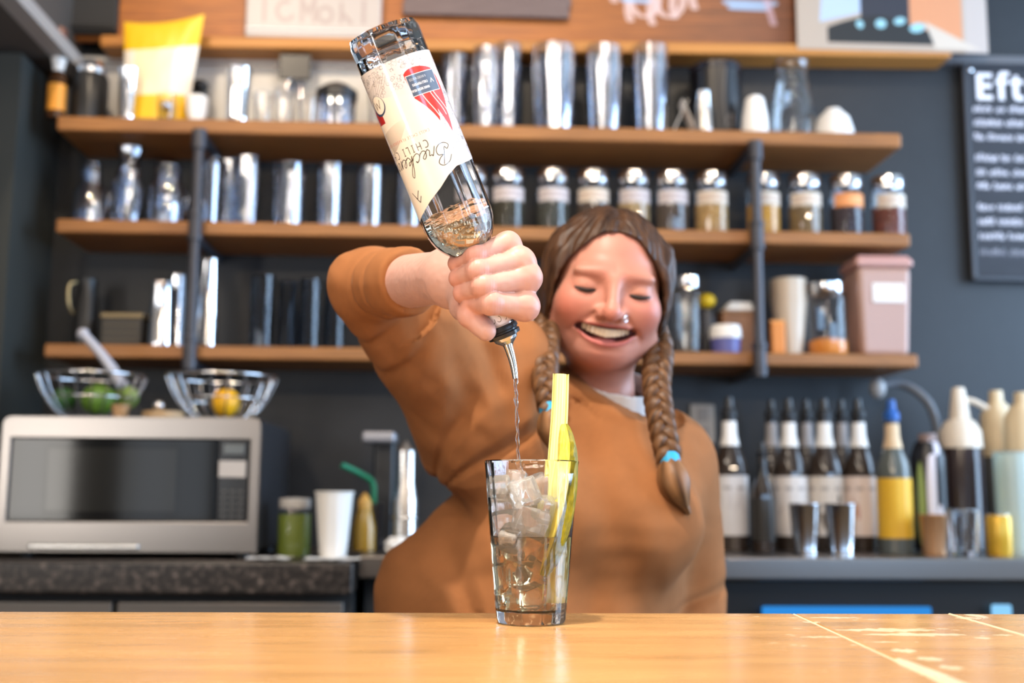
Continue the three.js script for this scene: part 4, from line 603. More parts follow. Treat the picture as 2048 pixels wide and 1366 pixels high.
// --- syrup bottles on the steel counter
const syrup = (x0, x1, yTop, z, label, o = {}) => {
  const p = stand(x0, x1, yTop, CR, z), t = thing('syrup_bottle', label, 'bottle', p.pos, 0, o.group ?? 'syrup bottles on the steel counter'), r = p.r, h = p.h;
  part('glass', lathe([[0.0001, 0], [r * 0.96, 0.001], [r, 0.008], [r, h * 0.5], [r * 0.9, h * 0.575], [r * 0.52, h * 0.68], [r * 0.4, h * 0.75], [r * 0.38, h * 0.88], [0.0001, h * 0.88]], 36, 0.8), mat(o.c ?? lin(0.035, 0.024, 0.018), 0.06), t);
  part('label', lathe([[r + 0.0006, h * 0.1], [r + 0.0006, h * 0.485]]), o.label ?? mat(lin(0.66, 0.62, 0.58), 0.6), t, o.labelWords);
  part('neck_label', lathe([[r * 0.56, h * 0.68], [r * 0.42, h * 0.755], [r * 0.4, h * 0.84]]), o.neck ?? M.paper, t);
  const cap = part('cap', lathe([[r * 0.42, h * 0.86], [r * 0.45, h * 0.865], [r * 0.45, h * 0.91], [r * 0.3, h * 0.93], [0.0001, h * 0.93]]), o.cap ?? M.black, t);
  part('pourer', lathe([[r * 0.3, h * 0.92], [r * 0.22, h], [0.0001, h]], 16), o.cap ?? M.black, cap);
  return t;
};
const marks = (bg, col) => mat(0xffffff, 0.6, 0, { map: canvas(512, 128, (c, w, h) => { c.fillStyle = bg; c.fillRect(0, 0, w, h); c.fillStyle = col; for (let i = 0; i < 10; i++) { c.beginPath(); c.ellipse(rnd() * w, h * rr(0.35, 0.85), rr(8, 26), rr(5, 13), rnd() * 3, 0, 7); c.fill(); } c.fillStyle = 'rgba(90,80,80,.45)'; for (let i = 0; i < 8; i++) c.fillRect(i * 64 + 14, h * 0.18, 38, 7); }) });
syrup(1424, 1492, 795, -2.56, 'syrup bottle with plain white label nearest the brown sweatshirt', { label: marks('#cfcac8', '#c3bdbd') });
syrup(1502, 1546, 885, -2.5, 'small dark bitters bottle between the white labelled syrup bottles', { label: mat(lin(0.03, 0.026, 0.022), 0.5), neck: M.black });
syrup(1544, 1610, 798, -2.56, 'syrup bottle with white label behind the left steel cup', { label: marks('#d6cdc6', '#c9bcb4') });
syrup(1613, 1682, 798, -2.56, 'syrup bottle with dark fruit print behind the right steel cup', { label: marks('#d2c8bd', '#55493c') });
syrup(1684, 1748, 798, -2.56, 'syrup bottle with pinkish print left of the yellow labelled bottle', { label: marks('#dac9c0', '#b98d84') });
syrup(1750, 1816, 800, -2.47, 'syrup bottle with yellow label and blue cap', { z: 0, label: mat(lin(0.75, 0.42, 0.02), 0.5), labelWords: 'bright yellow label', cap: mat(lin(0.01, 0.1, 0.4), 0.4), c: lin(0.1, 0.11, 0.1), neck: mat(lin(0.7, 0.5, 0.3), 0.6) });
[[1515, 1570], [1585, 1640], [1655, 1710]].forEach(([a, b], i) => syrup(a, b, 800, -2.70, ['back row syrup bottle behind the left steel cup', 'back row syrup bottle in the middle of the back row', 'back row syrup bottle behind the pinkish print bottle'][i], { group: 'back row of syrup bottles', neck: mat(lin(0.3, 0.27, 0.26), 0.6) }));
{ const p = stand(1822, 1890, 868, CR, -2.56), t = thing('cold_brew_bottle', 'black bottle with white plant print right of the yellow label', 'bottle', p.pos), r = p.r, h = p.h, tex = canvas(512, 256, (c, w, h2) => { c.fillStyle = '#171315'; c.fillRect(0, 0, w, h2); c.fillStyle = '#d9d3dc'; for (const [x, y, a, b] of [[500, 70, 20, 34], [10, 120, 24, 30], [500, 175, 30, 32], [20, 200, 26, 20]]) { c.beginPath(); c.ellipse(x, y, a, b, 0.3, 0, 7); c.fill(); } c.fillStyle = '#9db06a'; c.beginPath(); c.ellipse(440, 180, 20, 24, 0, 0, 7); c.fill(); });
  part('body', lathe([[0.0001, 0], [r, 0.004], [r, h * 0.8], [r * 0.7, h * 0.93], [r * 0.5, h * 0.94], [0.0001, h * 0.94]]), mat(0xffffff, 0.3, 0, { map: tex }), t); part('cap', lathe([[r * 0.52, h * 0.92], [r * 0.52, h], [0.0001, h]]), mat(lin(0.25, 0.17, 0.15), 0.5), t); }
{ const p = stand(1882, 1962, 858, CR, -2.58), t = thing('pump_bottle', 'large brown bottle with tall cream pump top', 'bottle', p.pos), r = p.r, h = p.h, cream = mat(lin(0.72, 0.62, 0.5), 0.4);
  part('body', lathe([[0.0001, 0], [r, 0.005], [r, h * 0.82], [r * 0.8, h * 0.96], [0.0001, h * 0.97]]), mat(lin(0.03, 0.02, 0.02), 0.15), t);
  const a = P(1900, 775, -2.58), k = a.y - CR; part('shoulder', lathe([[r * 1.02, h * 0.84], [r * 0.98, h * 0.98], [r * 0.7, h * 1.06], [r * 0.4, h * 1.09], [0.0001, h * 1.09]]), cream, t);
  const pump = part('pump', lathe([[r * 0.5, h * 1.08], [r * 0.42, h * 1.2], [r * 0.3, k - 0.004], [r * 0.24, k], [0.0001, k]]), cream, t); part('nozzle', tube([V(0, k - 0.03, 0.004), V(r * 0.6, k - 0.032, 0.008), V(r * 1.3, k - 0.05, 0.012)], 0.007, 16, 10), cream, pump); }
[[1962, 2024, 782, 'left cream syrup pump bottle at the right edge'], [2010, 2080, 785, 'right cream syrup pump bottle cut by the frame edge']].forEach(([a, b, y, label], i) => { const p = stand(a, b, y, CR, i ? -2.56 : -2.66), t = thing('cream_pump_bottle', label, 'bottle', p.pos, 0, 'cream pump bottles'), r = p.r, h = p.h, m = mat(lin(0.68, 0.53, 0.33), 0.4); part('body', lathe([[0.0001, 0], [r, 0.004], [r, h * 0.6], [r * 0.7, h * 0.68], [0.0001, h * 0.68]]), mat(lin(0.09, 0.09, 0.09), 0.15), t); part('collar', lathe([[r * 1.02, h * 0.58], [r, h * 0.84], [r * 0.6, h * 0.92], [0.0001, h * 0.92]]), m, t); part('pump', lathe([[r * 0.45, h * 0.9], [r * 0.4, h], [0.0001, h]]), m, t); });
{ const p = stand(1990, 2062, 905, CR, -2.44), t = thing('water_glass', 'pale clear water bottle at the right edge', 'glass', p.pos); part('glass', tumblerGeo(p.r, p.h, 0.003, 0.95), new THREE.MeshPhysicalMaterial({ color: lin(0.75, 0.82, 0.78), roughness: 0.25, transmission: 0.6, thickness: 0 }), t); part('rim', new THREE.TorusGeometry(p.r, 0.002, 8, 36).rotateX(Math.PI / 2).translate(0, p.h, 0), M.glass, t); }
[[1580, 1640, 'left small steel jigger cup in front of the syrup bottles'], [1650, 1712, 'right small steel jigger cup in front of the syrup bottles']].forEach(([a, b, label]) => { const p = stand(a, b, 1008, CR, -2.37), t = thing('steel_cup', label, 'cup', p.pos, 0, 'small steel cups on the steel counter'); part('cup', shakerGeo(p.r * 0.75, p.r, p.h), M.chrome, t); part('rim', new THREE.TorusGeometry(p.r, 0.0013, 8, 36).rotateX(Math.PI / 2).translate(0, p.h, 0), M.chrome, t); });
{ const p = stand(1842, 1894, 1030, CR, -2.40), t = thing('copper_cup', 'small copper brown cup left of the clear rocks glass', 'cup', p.pos); part('cup', shakerGeo(p.r * 0.85, p.r, p.h), mat(lin(0.42, 0.22, 0.1), 0.4, 0.4), t); part('rim', new THREE.TorusGeometry(p.r, 0.0014, 8, 36).rotateX(Math.PI / 2).translate(0, p.h, 0), mat(lin(0.5, 0.28, 0.14), 0.3, 0.6), t); }
{ const p = stand(1896, 1958, 1020, CR, -2.36), t = thing('rocks_glass', 'clear rocks glass in front of the large brown pump bottle', 'glass', p.pos); part('glass', tumblerGeo(p.r, p.h, 0.003, 0.8, 0.012), M.glass, t); part('rim', new THREE.TorusGeometry(p.r - 0.0015, 0.0017, 8, 40).rotateX(Math.PI / 2).translate(0, p.h, 0), M.glass, t); }
{ const p = stand(1974, 2022, 1030, CR, -2.40), t = thing('yellow_can', 'small yellow can right of the clear rocks glass', 'can', p.pos); part('body', lathe([[0.0001, 0], [p.r * 0.9, 0], [p.r, 0.006], [p.r, p.h * 0.92], [p.r * 0.88, p.h], [0.0001, p.h]]), mat(lin(0.62, 0.36, 0.03), 0.3, 0.3), t); part('top', lathe([[p.r * 0.86, p.h], [p.r * 0.86, p.h + 0.002], [0.0001, p.h + 0.001]]), M.steel, t); }
// wall plate and grey hose
{ const p = P(1405, 848, -2.842), t = thing('outlet_plate', 'beige wall outlet plate right of the long braid', 'outlet', [p.x, p.y, p.z]); part('plate', rbox(0.062, 0.1, 0.006, 0.003), mat(lin(0.3, 0.26, 0.22), 0.5), t); part('socket', rbox(0.03, 0.034, 0.004, 0.002, 0, 0.024, 0.003), mat(lin(0.2, 0.17, 0.15), 0.5), t); part('socket', rbox(0.03, 0.034, 0.004, 0.002, 0, -0.024, 0.003), mat(lin(0.2, 0.17, 0.15), 0.5), t); }
{ const a = P(1755, 772, -2.72), b = P(1800, 768, -2.72), c = P(1842, 790, -2.70), d = P(1868, 830, -2.69), t = thing('grey_faucet', 'curved grey faucet hose above the syrup bottles', 'faucet', [d.x, CR, -2.69]); const L = (p) => V(p.x - d.x, p.y - CR, p.z + 2.69); part('hose', tube([L(a), L(b), L(c), L(d), V(0.01, 0.1, 0)], 0.011, 40, 12), mat(lin(0.12, 0.13, 0.15), 0.4), t); part('nozzle', ball(0.022, L(a).x, L(a).y - 0.006, L(a).z, 0.9, 1.2, 0.9), mat(lin(0.36, 0.36, 0.37), 0.4), t); part('base', lathe([[0.03, 0], [0.026, 0.03], [0.012, 0.11], [0.0001, 0.11]], 24).translate(0.01, 0, 0), M.steel, t); }
// ------------------------------------------------------------------ the drink being poured
// a swept solid: section(t) gives [[a, b], ...] in the frame (side, out) of the path
function loft(path, side, section, n = 40, uvScale = 1) {
  const curve = new THREE.CatmullRomCurve3(path), pos = [], idx = [], uv = []; let m = 0;
  for (let i = 0; i <= n; i++) {
    const t = i / n, c = curve.getPoint(t), T = curve.getTangent(t), A = side.clone().addScaledVector(T, -side.dot(T)).normalize(), B = T.clone().cross(A), s = section(t); m = s.length;
    s.forEach(([a, b], k) => { pos.push(c.x + A.x * a + B.x * b, c.y + A.y * a + B.y * b, c.z + A.z * a + B.z * b); uv.push(k / m, t * uvScale); });
  }
  for (let i = 0; i < n; i++) for (let k = 0; k < m; k++) { const a = i * m + k, b = i * m + (k + 1) % m, c = a + m, d = b + m; idx.push(a, b, d, a, d, c); }
  for (const [row, flip] of [[0, 1], [n, 0]]) { const c = pos.length / 3, p = V(0, 0, 0); for (let k = 0; k < m; k++) p.add(V(pos[(row * m + k) * 3], pos[(row * m + k) * 3 + 1], pos[(row * m + k) * 3 + 2])); p.divideScalar(m); pos.push(p.x, p.y, p.z); uv.push(0.5, t0(row, n)); for (let k = 0; k < m; k++) { const a = row * m + k, b = row * m + (k + 1) % m; if (flip) idx.push(c, b, a); else idx.push(c, a, b); } }
  const g = new THREE.BufferGeometry(); g.setAttribute('position', new THREE.Float32BufferAttribute(pos, 3)); g.setAttribute('uv', new THREE.Float32BufferAttribute(uv, 2)); g.setIndex(idx);
  return toCreasedNormals(g, 0.9);
}
function t0(r, n) { return r / n; }

// --- pint glass
const GX = 0.0633, GZ = -1.0232, GH = 0.1433, GR0 = 0.0308, GR1 = 0.0428, gr = (y) => lerp(GR0, GR1, y / GH), WALL = 0.0026, FOOT = 0.0115;
{
  const t = thing('pint_glass', 'clear pint glass of iced drink standing on the wooden bar', 'glass', [GX, BAR + 0.0002, GZ]);
  const pr = [[0.0001, 0.0008], [GR0 * 0.7, 0.0006], [GR0 - 0.003, 0.0], [GR0 - 0.0006, 0.0012], [gr(0.004), 0.004]];
  for (let i = 1; i <= 14; i++) pr.push([gr(0.004 + (GH - 0.0062) * i / 14), 0.004 + (GH - 0.0062) * i / 14]);
  pr.push([GR1 + 0.0003, GH - 0.001], [GR1 - 0.0004, GH], [GR1 - 0.0018, GH], [GR1 - WALL + 0.0001, GH - 0.0012]);
  for (let i = 14; i >= 0; i--) { const y = lerp(FOOT + 0.005, GH - 0.003, i / 14); pr.push([gr(y) - WALL, y]); }
  pr.push([gr(FOOT) - WALL - 0.0012, FOOT + 0.0018], [gr(FOOT) - WALL - 0.005, FOOT], [0.0001, FOOT - 0.0008]);
  part('glass', lathe(pr, 96, 0.55), M.glass, t);
}
const LIQ = 0.0765;
const drinkMat = new THREE.MeshPhysicalMaterial({ color: 0xffffff, roughness: 0.0, transmission: 1, thickness: 0.05, ior: 1.335, attenuationColor: lin(0.9, 0.7, 0.42), attenuationDistance: 0.05 });
{
  const pr = [[0.0001, FOOT - 0.001], [gr(FOOT) - WALL - 0.005, FOOT - 0.0004], [gr(FOOT) - WALL - 0.0006, FOOT + 0.0019]];
  for (let i = 0; i <= 8; i++) { const y = lerp(FOOT + 0.005, LIQ, i / 8); pr.push([gr(y) - WALL + 0.0003, y]); }
  pr.push([gr(LIQ) - WALL - 0.002, LIQ - 0.0008], [0.0001, LIQ - 0.001]);
  const g = lathe(pr, 72, 0.7); single('iced_drink', g, drinkMat, 'pale golden drink filling the lower half of the pint glass', 'drink').position.set(GX, BAR + 0.0002, GZ);
}
// --- ice cubes
{
  const iceMat = new THREE.MeshPhysicalMaterial({ color: lin(0.985, 0.985, 0.985), roughness: 0.1, transmission: 0.94, thickness: 0.02, ior: 1.08 }), cloudy = new THREE.MeshPhysicalMaterial({ color: lin(1.0, 0.97, 0.91), roughness: 0.03, transmission: 0.8, thickness: 0.02, ior: 1.31 });
  const cube = (s, k) => { const g = mergeVertices((() => { const q = new RoundedBoxGeometry(s, s * rr(0.82, 1), s * rr(0.85, 1.05), 5, s * 0.17); q.deleteAttribute('uv'); q.deleteAttribute('normal'); return q; })(), 1e-5), p = g.attributes.position; for (let i = 0; i < p.count; i++) { const x = p.getX(i), y = p.getY(i), z = p.getZ(i), f = 1.06 + 0.2 * noise(x * 55 + k, y * 55, z * 55) + 0.02 * noise(x * 220, y * 220 + k, z * 220); p.setXYZ(i, x * f, y * f, z * f); } g.computeVertexNormals(); return g; };
  const where = ['at the top under the pouring stream', 'at the top by the celery stick', 'at the top left of the glass', 'in the second layer at the front', 'in the second layer at the left', 'in the second layer at the back', 'at the liquid line at the front', 'at the liquid line at the left', 'at the liquid line at the back', 'sunk in the drink at the front', 'sunk in the drink at the left', 'sunk in the drink at the back', 'at the bottom of the glass in front', 'at the bottom of the glass behind', 'peeking above the others behind the stream', 'touching the left wall near the rim', 'tucked in front of the celery stick', 'half out of the drink at the front left'];
  const spots = [[-0.008, 0.113, 0.012, 0.026], [0.006, 0.118, -0.008, 0.024], [-0.023, 0.105, -0.006, 0.022], [-0.003, 0.09, 0.014, 0.028], [-0.022, 0.088, 0.002, 0.022], [0.0, 0.093, -0.016, 0.025], [-0.006, 0.067, 0.013, 0.026], [-0.02, 0.065, -0.004, 0.021], [0.003, 0.068, -0.014, 0.024], [-0.004, 0.044, 0.011, 0.025], [-0.017, 0.043, -0.006, 0.02], [0.006, 0.043, -0.012, 0.023], [-0.006, 0.023, 0.008, 0.022], [0.007, 0.022, -0.008, 0.021], [-0.012, 0.124, -0.012, 0.02], [-0.026, 0.118, 0.004, 0.021], [0.012, 0.1, 0.012, 0.022], [-0.018, 0.075, 0.02, 0.02]];
  spots.forEach(([x, y, z, s], i) => {
    const t = thing('ice_cube', 'clear ice cube ' + where[i], 'ice cube', [GX + x, BAR + y, GZ + z], 0, 'ice cubes in the pint glass');
    t.rotation.set(rr(-0.5, 0.5), rr(0, 1.5), rr(-0.5, 0.5)); part('cube', cube(s, i * 3.7), i < 6 || i >= 14 ? cloudy : iceMat, t);
  });
}
// --- celery stick
{
  const z = GZ + 0.002, top = P(1122, 748, z), rim = P(1113, 920, z), bot = P(1104, 1205, z), path = [bot, P(1106, 1100, z), rim, P(1119, 830, z), top];
  const tex = dataTexture(256, 64, (u, v) => { const s = 0.5 + 0.5 * Math.sin(u * 6.283 * 18), k = clamp(0.5 * s + 0.3 * noise(u * 40, v * 6, 1) + 0.3, 0, 1), c = Math.cos(u * 6.283); return [lerp(216, 238, k), lerp(214, 238, k), lerp(128, 180, k)]; });
  const n = 72, sec = (t) => { const o = [], w = lerp(0.0085, 0.0073, t); for (let i = 0; i < n; i++) { const a = i / n * Math.PI * 2, c = Math.cos(a), s = Math.sin(a), rid = 0.00026 * Math.cos(a * 18) * (s > -0.2 ? 1 : 0.3); o.push([(w + rid) * c, (s > 0 ? 0.0048 * s + rid : 0.0012 * s + 0.0042 * c * c) - 0.002]); } return o; };
  const t = thing('celery_stick', 'pale green ribbed celery stick standing up out of the glass', 'celery', [0, 0, 0]);
  part('stalk', loft(path, V(1, 0, 0), sec, 40), new THREE.MeshPhysicalMaterial({ map: tex, roughness: 0.5, specularIntensity: 0.5 }), t);
}
// --- pickle spear: flesh wedge with a skin shell
{
  const z = GZ + 0.012, pts = [P(1084, 1150, z + 0.008), P(1102, 1108, z + 0.008), P(1120, 1050, z + 0.006), P(1130, 985, z + 0.003), P(1133, 915, z), P(1131, 880, z), P(1128, 848, z)];
  const env = (t) => Math.pow(Math.sin(Math.PI * clamp(0.03 + t * 0.955, 0, 1)), 0.42);
  const W = 0.0085, D = 0.0115;
  const skinTex = dataTexture(128, 128, (u, v) => { const k = clamp(0.5 + 0.5 * noise(u * 10, v * 14, 3) + 0.4 * noise(u * 40, v * 40, 5), 0, 1); return [lerp(92, 160, k), lerp(88, 142, k), lerp(4, 18, k)]; });
  const fleshTex = dataTexture(64, 128, (u, v) => { const k = clamp(0.5 + 0.5 * noise(u * 6, v * 10, 3) + 0.3 * noise(u * 20, v * 30, 5), 0, 1); return [lerp(212, 240, k), lerp(186, 222, k), lerp(52, 112, k)]; });
  const t = thing('pickle_spear', 'green pickle spear with yellow flesh leaning in the pint glass', 'pickle', [0, 0, 0]);
  const arc = (e, s, r) => { const o = []; for (let i = 0; i <= 16; i++) { const a = lerp(-1.25, 1.5, i / 16); o.push([e * (W * 0.25 + (W * r) * Math.cos(a)) * s, e * D * 0.72 * r * Math.sin(a)]); } return o; };
  const tw = (q, s) => { const w = lerp(-1.05, 0.15, clamp(q * 1.25, 0, 1)), c = Math.cos(w), n = Math.sin(w); return s.map(([a, b]) => [a * c - b * n, a * n + b * c]); };
  part('flesh', loft(pts, V(1, 0, 0.25), (q) => { const e = env(q); return tw(q, [...arc(e, 1, 0.9), [-W * 0.75 * e, D * 0.62 * e], [-W * 1.0 * e, 0.001 * e], [-W * 0.7 * e, -D * 0.5 * e]]); }, 50), new THREE.MeshPhysicalMaterial({ map: fleshTex, roughness: 0.45, specularIntensity: 0.4 }), t, 'yellow flesh');
  part('skin', loft(pts, V(1, 0, 0.25), (q) => { const e = env(q) * 1.02; return tw(q, [...arc(e, 1, 1.0), ...arc(e, 1, 0.86).reverse()]); }, 50), new THREE.MeshPhysicalMaterial({ map: skinTex, roughness: 0.45, specularIntensity: 0.35 }), t, 'olive green skin');
}
// --- the bottle, upside down: local y runs from its base to its mouth
const BA = P(763, 60, -0.955), BB = P(1006, 663, -1.02), BL = BA.distanceTo(BB), BK = BL / 650, BR = 73 * BK;
const bottle = thing('spirit_bottle', 'upside-down clear spirit bottle with cream label held by the woman', 'bottle', [BA.x, BA.y, BA.z]);
{
  const Y = BB.clone().sub(BA).normalize(), toC = camera.position.clone().sub(BA.clone().lerp(BB, 0.35)), Z = toC.addScaledVector(Y, -toC.dot(Y)).normalize(), X = Y.clone().cross(Z);
  bottle.quaternion.setFromRotationMatrix(new THREE.Matrix4().makeBasis(X, Y, Z)); bottle.updateMatrixWorld(true);
}
const bprof = [[0, BR], [395, BR], [412, BR * 0.985], [428, BR * 0.94], [443, BR * 0.86], [456, BR * 0.75], [467, BR * 0.62], [476, BR * 0.5], [486, BR * 0.43], [500, BR * 0.395], [640, BR * 0.385]];
const bR = (s) => { for (let i = 1; i < bprof.length; i++) if (s <= bprof[i][0]) return lerp(bprof[i - 1][1], bprof[i][1], (s - bprof[i - 1][0]) / (bprof[i][0] - bprof[i - 1][0])); return BR * 0.385; };
{
  const w = 0.0022, pr = [[0.0001, 0.006], [BR * 0.62, 0.0045], [BR * 0.84, 0.0002], [BR * 0.95, 0.0014], [BR, 0.0075]];
  for (let s = 30; s <= 640; s += s < 390 ? 30 : 8) pr.push([bR(s), s * BK]);
  pr.push([BR * 0.43, 632 * BK], [BR * 0.43, 648 * BK], [BR * 0.3, 648 * BK]);
  const outer = pr.length; for (let s = 638; s >= 56; s -= s > 390 ? 8 : 30) pr.push([bR(s) - w, s * BK]);
  pr.push([BR * 0.86, 46 * BK], [BR * 0.6, 40 * BK], [0.0001, 36 * BK]);
  part('glass', lathe(pr, 96, 0.9), M.glass, bottle);
  // cream label, printed, its upper edge cut as a mountain slope
  const TH = 104, cut = [[-104, 296], [-64, 303], [-30, 305], [-12, 316], [6, 333], [30, 350], [52, 366], [73, 377], [104, 384]], edge = (th) => { for (let i = 1; i < cut.length; i++) if (th <= cut[i][0]) { const f = (th - cut[i - 1][0]) / (cut[i][0] - cut[i - 1][0]); return lerp(cut[i - 1][1], cut[i][1], f); } return 384; };
  const W = 1536, H = 1872, s0 = 72, s1 = 392, U = (th) => (th + TH) / (2 * TH) * W, T = (s) => (s1 - s) / (s1 - s0) * H, A = (a) => U(Math.asin(clamp(-a / 73, -1, 1)) / RAD), px = H / (s1 - s0);
  const tex = canvas(W, H, (c) => {
    c.fillStyle = '#f1e7d6'; c.fillRect(0, 0, W, H);
    // lacy silver print over the lower band and one side
    c.fillStyle = '#dcd6d2'; c.beginPath(); c.moveTo(0, T(300)); c.lineTo(U(-52), T(300)); c.bezierCurveTo(U(-34), T(285), U(-40), T(230), U(-28), T(205)); c.lineTo(U(-22), T(150)); c.lineTo(U(70), T(122)); c.lineTo(U(80), T(160)); c.lineTo(W, T(190)); c.lineTo(W, H); c.lineTo(0, H); c.fill();
    c.lineWidth = 4.6; for (let i = 0; i < 1500; i++) { const s = rr(72, 300), th = s < 128 ? rr(-100, 100) : rr(-100, -38 + 10 * noise(s * 0.05, 1, 2)), x = U(th), y = T(s), r = rr(5, 24), g = Math.floor(rr(96, 215)); c.strokeStyle = `rgba(${g - 6},${g - 10},${g - 6},0.85)`; c.beginPath(); c.arc(x, y, r, rnd() * 6, rnd() * 6 + 3.6); c.stroke(); }
    for (const th of [-42, -26, -10, 34, 58]) { c.strokeStyle = '#8d8884'; c.lineWidth = 4; for (const r of [14, 26]) { c.beginPath(); c.arc(U(th), T(90), r, 0, 6.3); c.stroke(); } }
    // soft brown ridge and slope lines
    const gr1 = c.createLinearGradient(U(20), T(170), U(60), T(240)); gr1.addColorStop(0, 'rgba(150,130,110,0)'); gr1.addColorStop(1, 'rgba(150,135,120,0.55)'); c.fillStyle = gr1; c.beginPath(); c.moveTo(U(12), T(186)); c.bezierCurveTo(U(30), T(206), U(36), T(226), U(66), T(238)); c.lineTo(U(78), T(196)); c.bezierCurveTo(U(50), T(190), U(30), T(180), U(12), T(186)); c.fill();
    c.strokeStyle = '#9a8f84'; c.lineWidth = 5; for (let i = 0; i < 7; i++) { c.beginPath(); c.moveTo(U(18 + i * 5), T(86 + i * 2)); c.bezierCurveTo(U(24 + i * 6), T(104), U(30 + i * 6), T(112), U(44 + i * 6), T(126)); c.stroke(); }
    // red chilli with pale streaks, two tails
    c.fillStyle = '#cf2a1c'; c.beginPath(); c.moveTo(A(6), T(107)); c.bezierCurveTo(A(16), T(94), A(40), T(96), A(60), T(108)); c.bezierCurveTo(A(68), T(130), A(66), T(170), A(60), T(196)); c.bezierCurveTo(A(59), T(216), A(58), T(228), A(55), T(240)); c.bezierCurveTo(A(52), T(216), A(47), T(200), A(44), T(188)); c.bezierCurveTo(A(44), T(200), A(42), T(206), A(40), T(213)); c.bezierCurveTo(A(34), T(192), A(22), T(172), A(10), T(156)); c.fill();
    c.strokeStyle = '#f3dccb'; c.lineWidth = 10; for (const [a, b] of [[34, 43], [50, 56], [56, 61]]) { c.beginPath(); c.moveTo(A(a - 8), T(150)); c.bezierCurveTo(A(a - 4), T(172), A(a + 4), T(182), A(b), T(204)); c.stroke(); }
    // blue grey panel with small lines
    c.fillStyle = '#e9e4e0'; c.fillRect(A(62) - 6, T(152) - 6, A(9) - A(62) + 12, T(112) - T(152) + 12); c.fillStyle = '#4d5666'; c.fillRect(A(62), T(152), A(9) - A(62), T(112) - T(152));
    const up = (txt, a, s, font, col, sp = 0, sx = 1) => { c.save(); c.translate(A(a), T(s)); c.scale(sx, 1); c.font = font; c.fillStyle = col; let x = 0; if (sp) for (const ch of txt) { c.fillText(ch, x, 0); x += c.measureText(ch).width + sp; } else c.fillText(txt, 0, 0); c.restore(); };
    up('MADE WITH REAL', 46, 140, 'bold 40px sans-serif', '#e6e2de', 0, 0.72); up('CHILI PEPPERS', 46, 129, 'bold 40px sans-serif', '#e6e2de', 0, 0.72); up('& ROCKY WATER', 46, 118, '36px serif', '#c9c4c0', 0, 0.72);
    c.strokeStyle = '#f0ece8'; c.lineWidth = 7; c.beginPath(); c.moveTo(A(57), T(136)); c.lineTo(A(54), T(128)); c.lineTo(A(51), T(136)); c.stroke();
    // round emblem at the far side with a red ribbon
    c.fillStyle = '#b3211c'; c.fillRect(U(56), T(176), 230, 170); c.fillStyle = '#33435e'; c.beginPath(); c.ellipse(U(58), T(141), 128, 118, 0, 0, 7); c.fill(); c.fillStyle = '#f3ead9'; c.beginPath(); c.ellipse(U(57), T(139), 108, 104, 0, 0, 7); c.fill();
    c.strokeStyle = '#5b4a33'; c.lineWidth = 9; c.beginPath(); c.moveTo(U(50), T(130)); c.lineTo(U(55), T(146)); c.lineTo(U(59), T(134)); c.lineTo(U(63), T(146)); c.lineTo(U(66), T(130)); c.stroke();
    // words
    up('CHILI CHILE', 3, 236, '124px sans-serif', '#332c26', 30, 0.8); up('CHILI CHILE FLAVORED VODKA', 14, 218, '46px sans-serif', '#c05a48', 7, 0.86);
    const glyph = { B: [[-0.2, 0.7], [0.0, 1.0], [0.36, 1.08], [0.55, 0.9], [0.42, 0.66], [0.24, 0.56], [0.5, 0.5], [0.56, 0.22], [0.36, 0.0], [0.08, 0.0], [-0.14, 0.16], [-0.02, 0.34], [0.1, 0.2], [0.2, 0.62], [0.3, 1.02]], r: [[0, 0.0], [0.12, 0.36], [0.16, 0.43], [0.2, 0.36], [0.32, 0.37], [0.3, 0.12], [0.4, 0.02]], e: [[0, 0.02], [0.16, 0.18], [0.28, 0.36], [0.2, 0.43], [0.1, 0.3], [0.12, 0.06], [0.26, 0.0], [0.4, 0.1]], c: [[0.0, 0.06], [0.1, 0.3], [0.24, 0.44], [0.3, 0.36], [0.2, 0.42], [0.08, 0.26], [0.08, 0.08], [0.2, -0.01], [0.4, 0.08]], k: [[0, 0.08], [0.24, 0.6], [0.34, 1.0], [0.26, 1.08], [0.16, 0.8], [0.1, 0.0], [0.16, 0.24], [0.36, 0.42], [0.34, 0.28], [0.2, 0.22], [0.36, 0.0], [0.48, 0.08]], n: [[0, 0.02], [0.1, 0.4], [0.1, 0.0], [0.18, 0.3], [0.3, 0.42], [0.32, 0.06], [0.44, 0.06]], i: [[0, 0.04], [0.1, 0.4], [0.1, 0.02], [0.2, 0.06]], d: [[0.26, 0.36], [0.1, 0.36], [0.04, 0.1], [0.2, 0.04], [0.4, 1.0], [0.32, 0.04], [0.42, 0.06]], g: [[0.26, 0.36], [0.1, 0.36], [0.04, 0.1], [0.26, 0.1], [0.28, 0.4], [0.2, -0.4], [0.04, -0.3], [0.4, 0.08]] };
    c.strokeStyle = '#332e24'; c.lineWidth = 10; c.lineCap = c.lineJoin = 'round'; { const em = 222; let x = A(33), y = T(254); for (const ch of 'Breckenridge') { const gp = new THREE.CatmullRomCurve3(glyph[ch].map(([gx, gy]) => V(gx + gy * 0.16, gy, 0))).getPoints(60); c.beginPath(); gp.forEach((q) => c.lineTo(x + q.x * em, y - q.y * em)); c.stroke(); x += em * (ch === 'B' ? 0.62 : ch === 'k' ? 0.46 : ch === 'i' ? 0.2 : 0.4); y -= 2; } }
    c.strokeStyle = '#35302a'; c.lineWidth = 11; for (const [a, s, k] of [[-58, 322, 1], [-55, 334, 0.72]]) { c.beginPath(); c.moveTo(A(a) - 62 * k, T(s)); c.lineTo(A(a), T(s + 15 * k)); c.lineTo(A(a) + 62 * k, T(s)); c.stroke(); }
  });
  const n = 96, m = 24, pos = [], uv = [], nor = [], idx = [], R = BR + 0.0004;
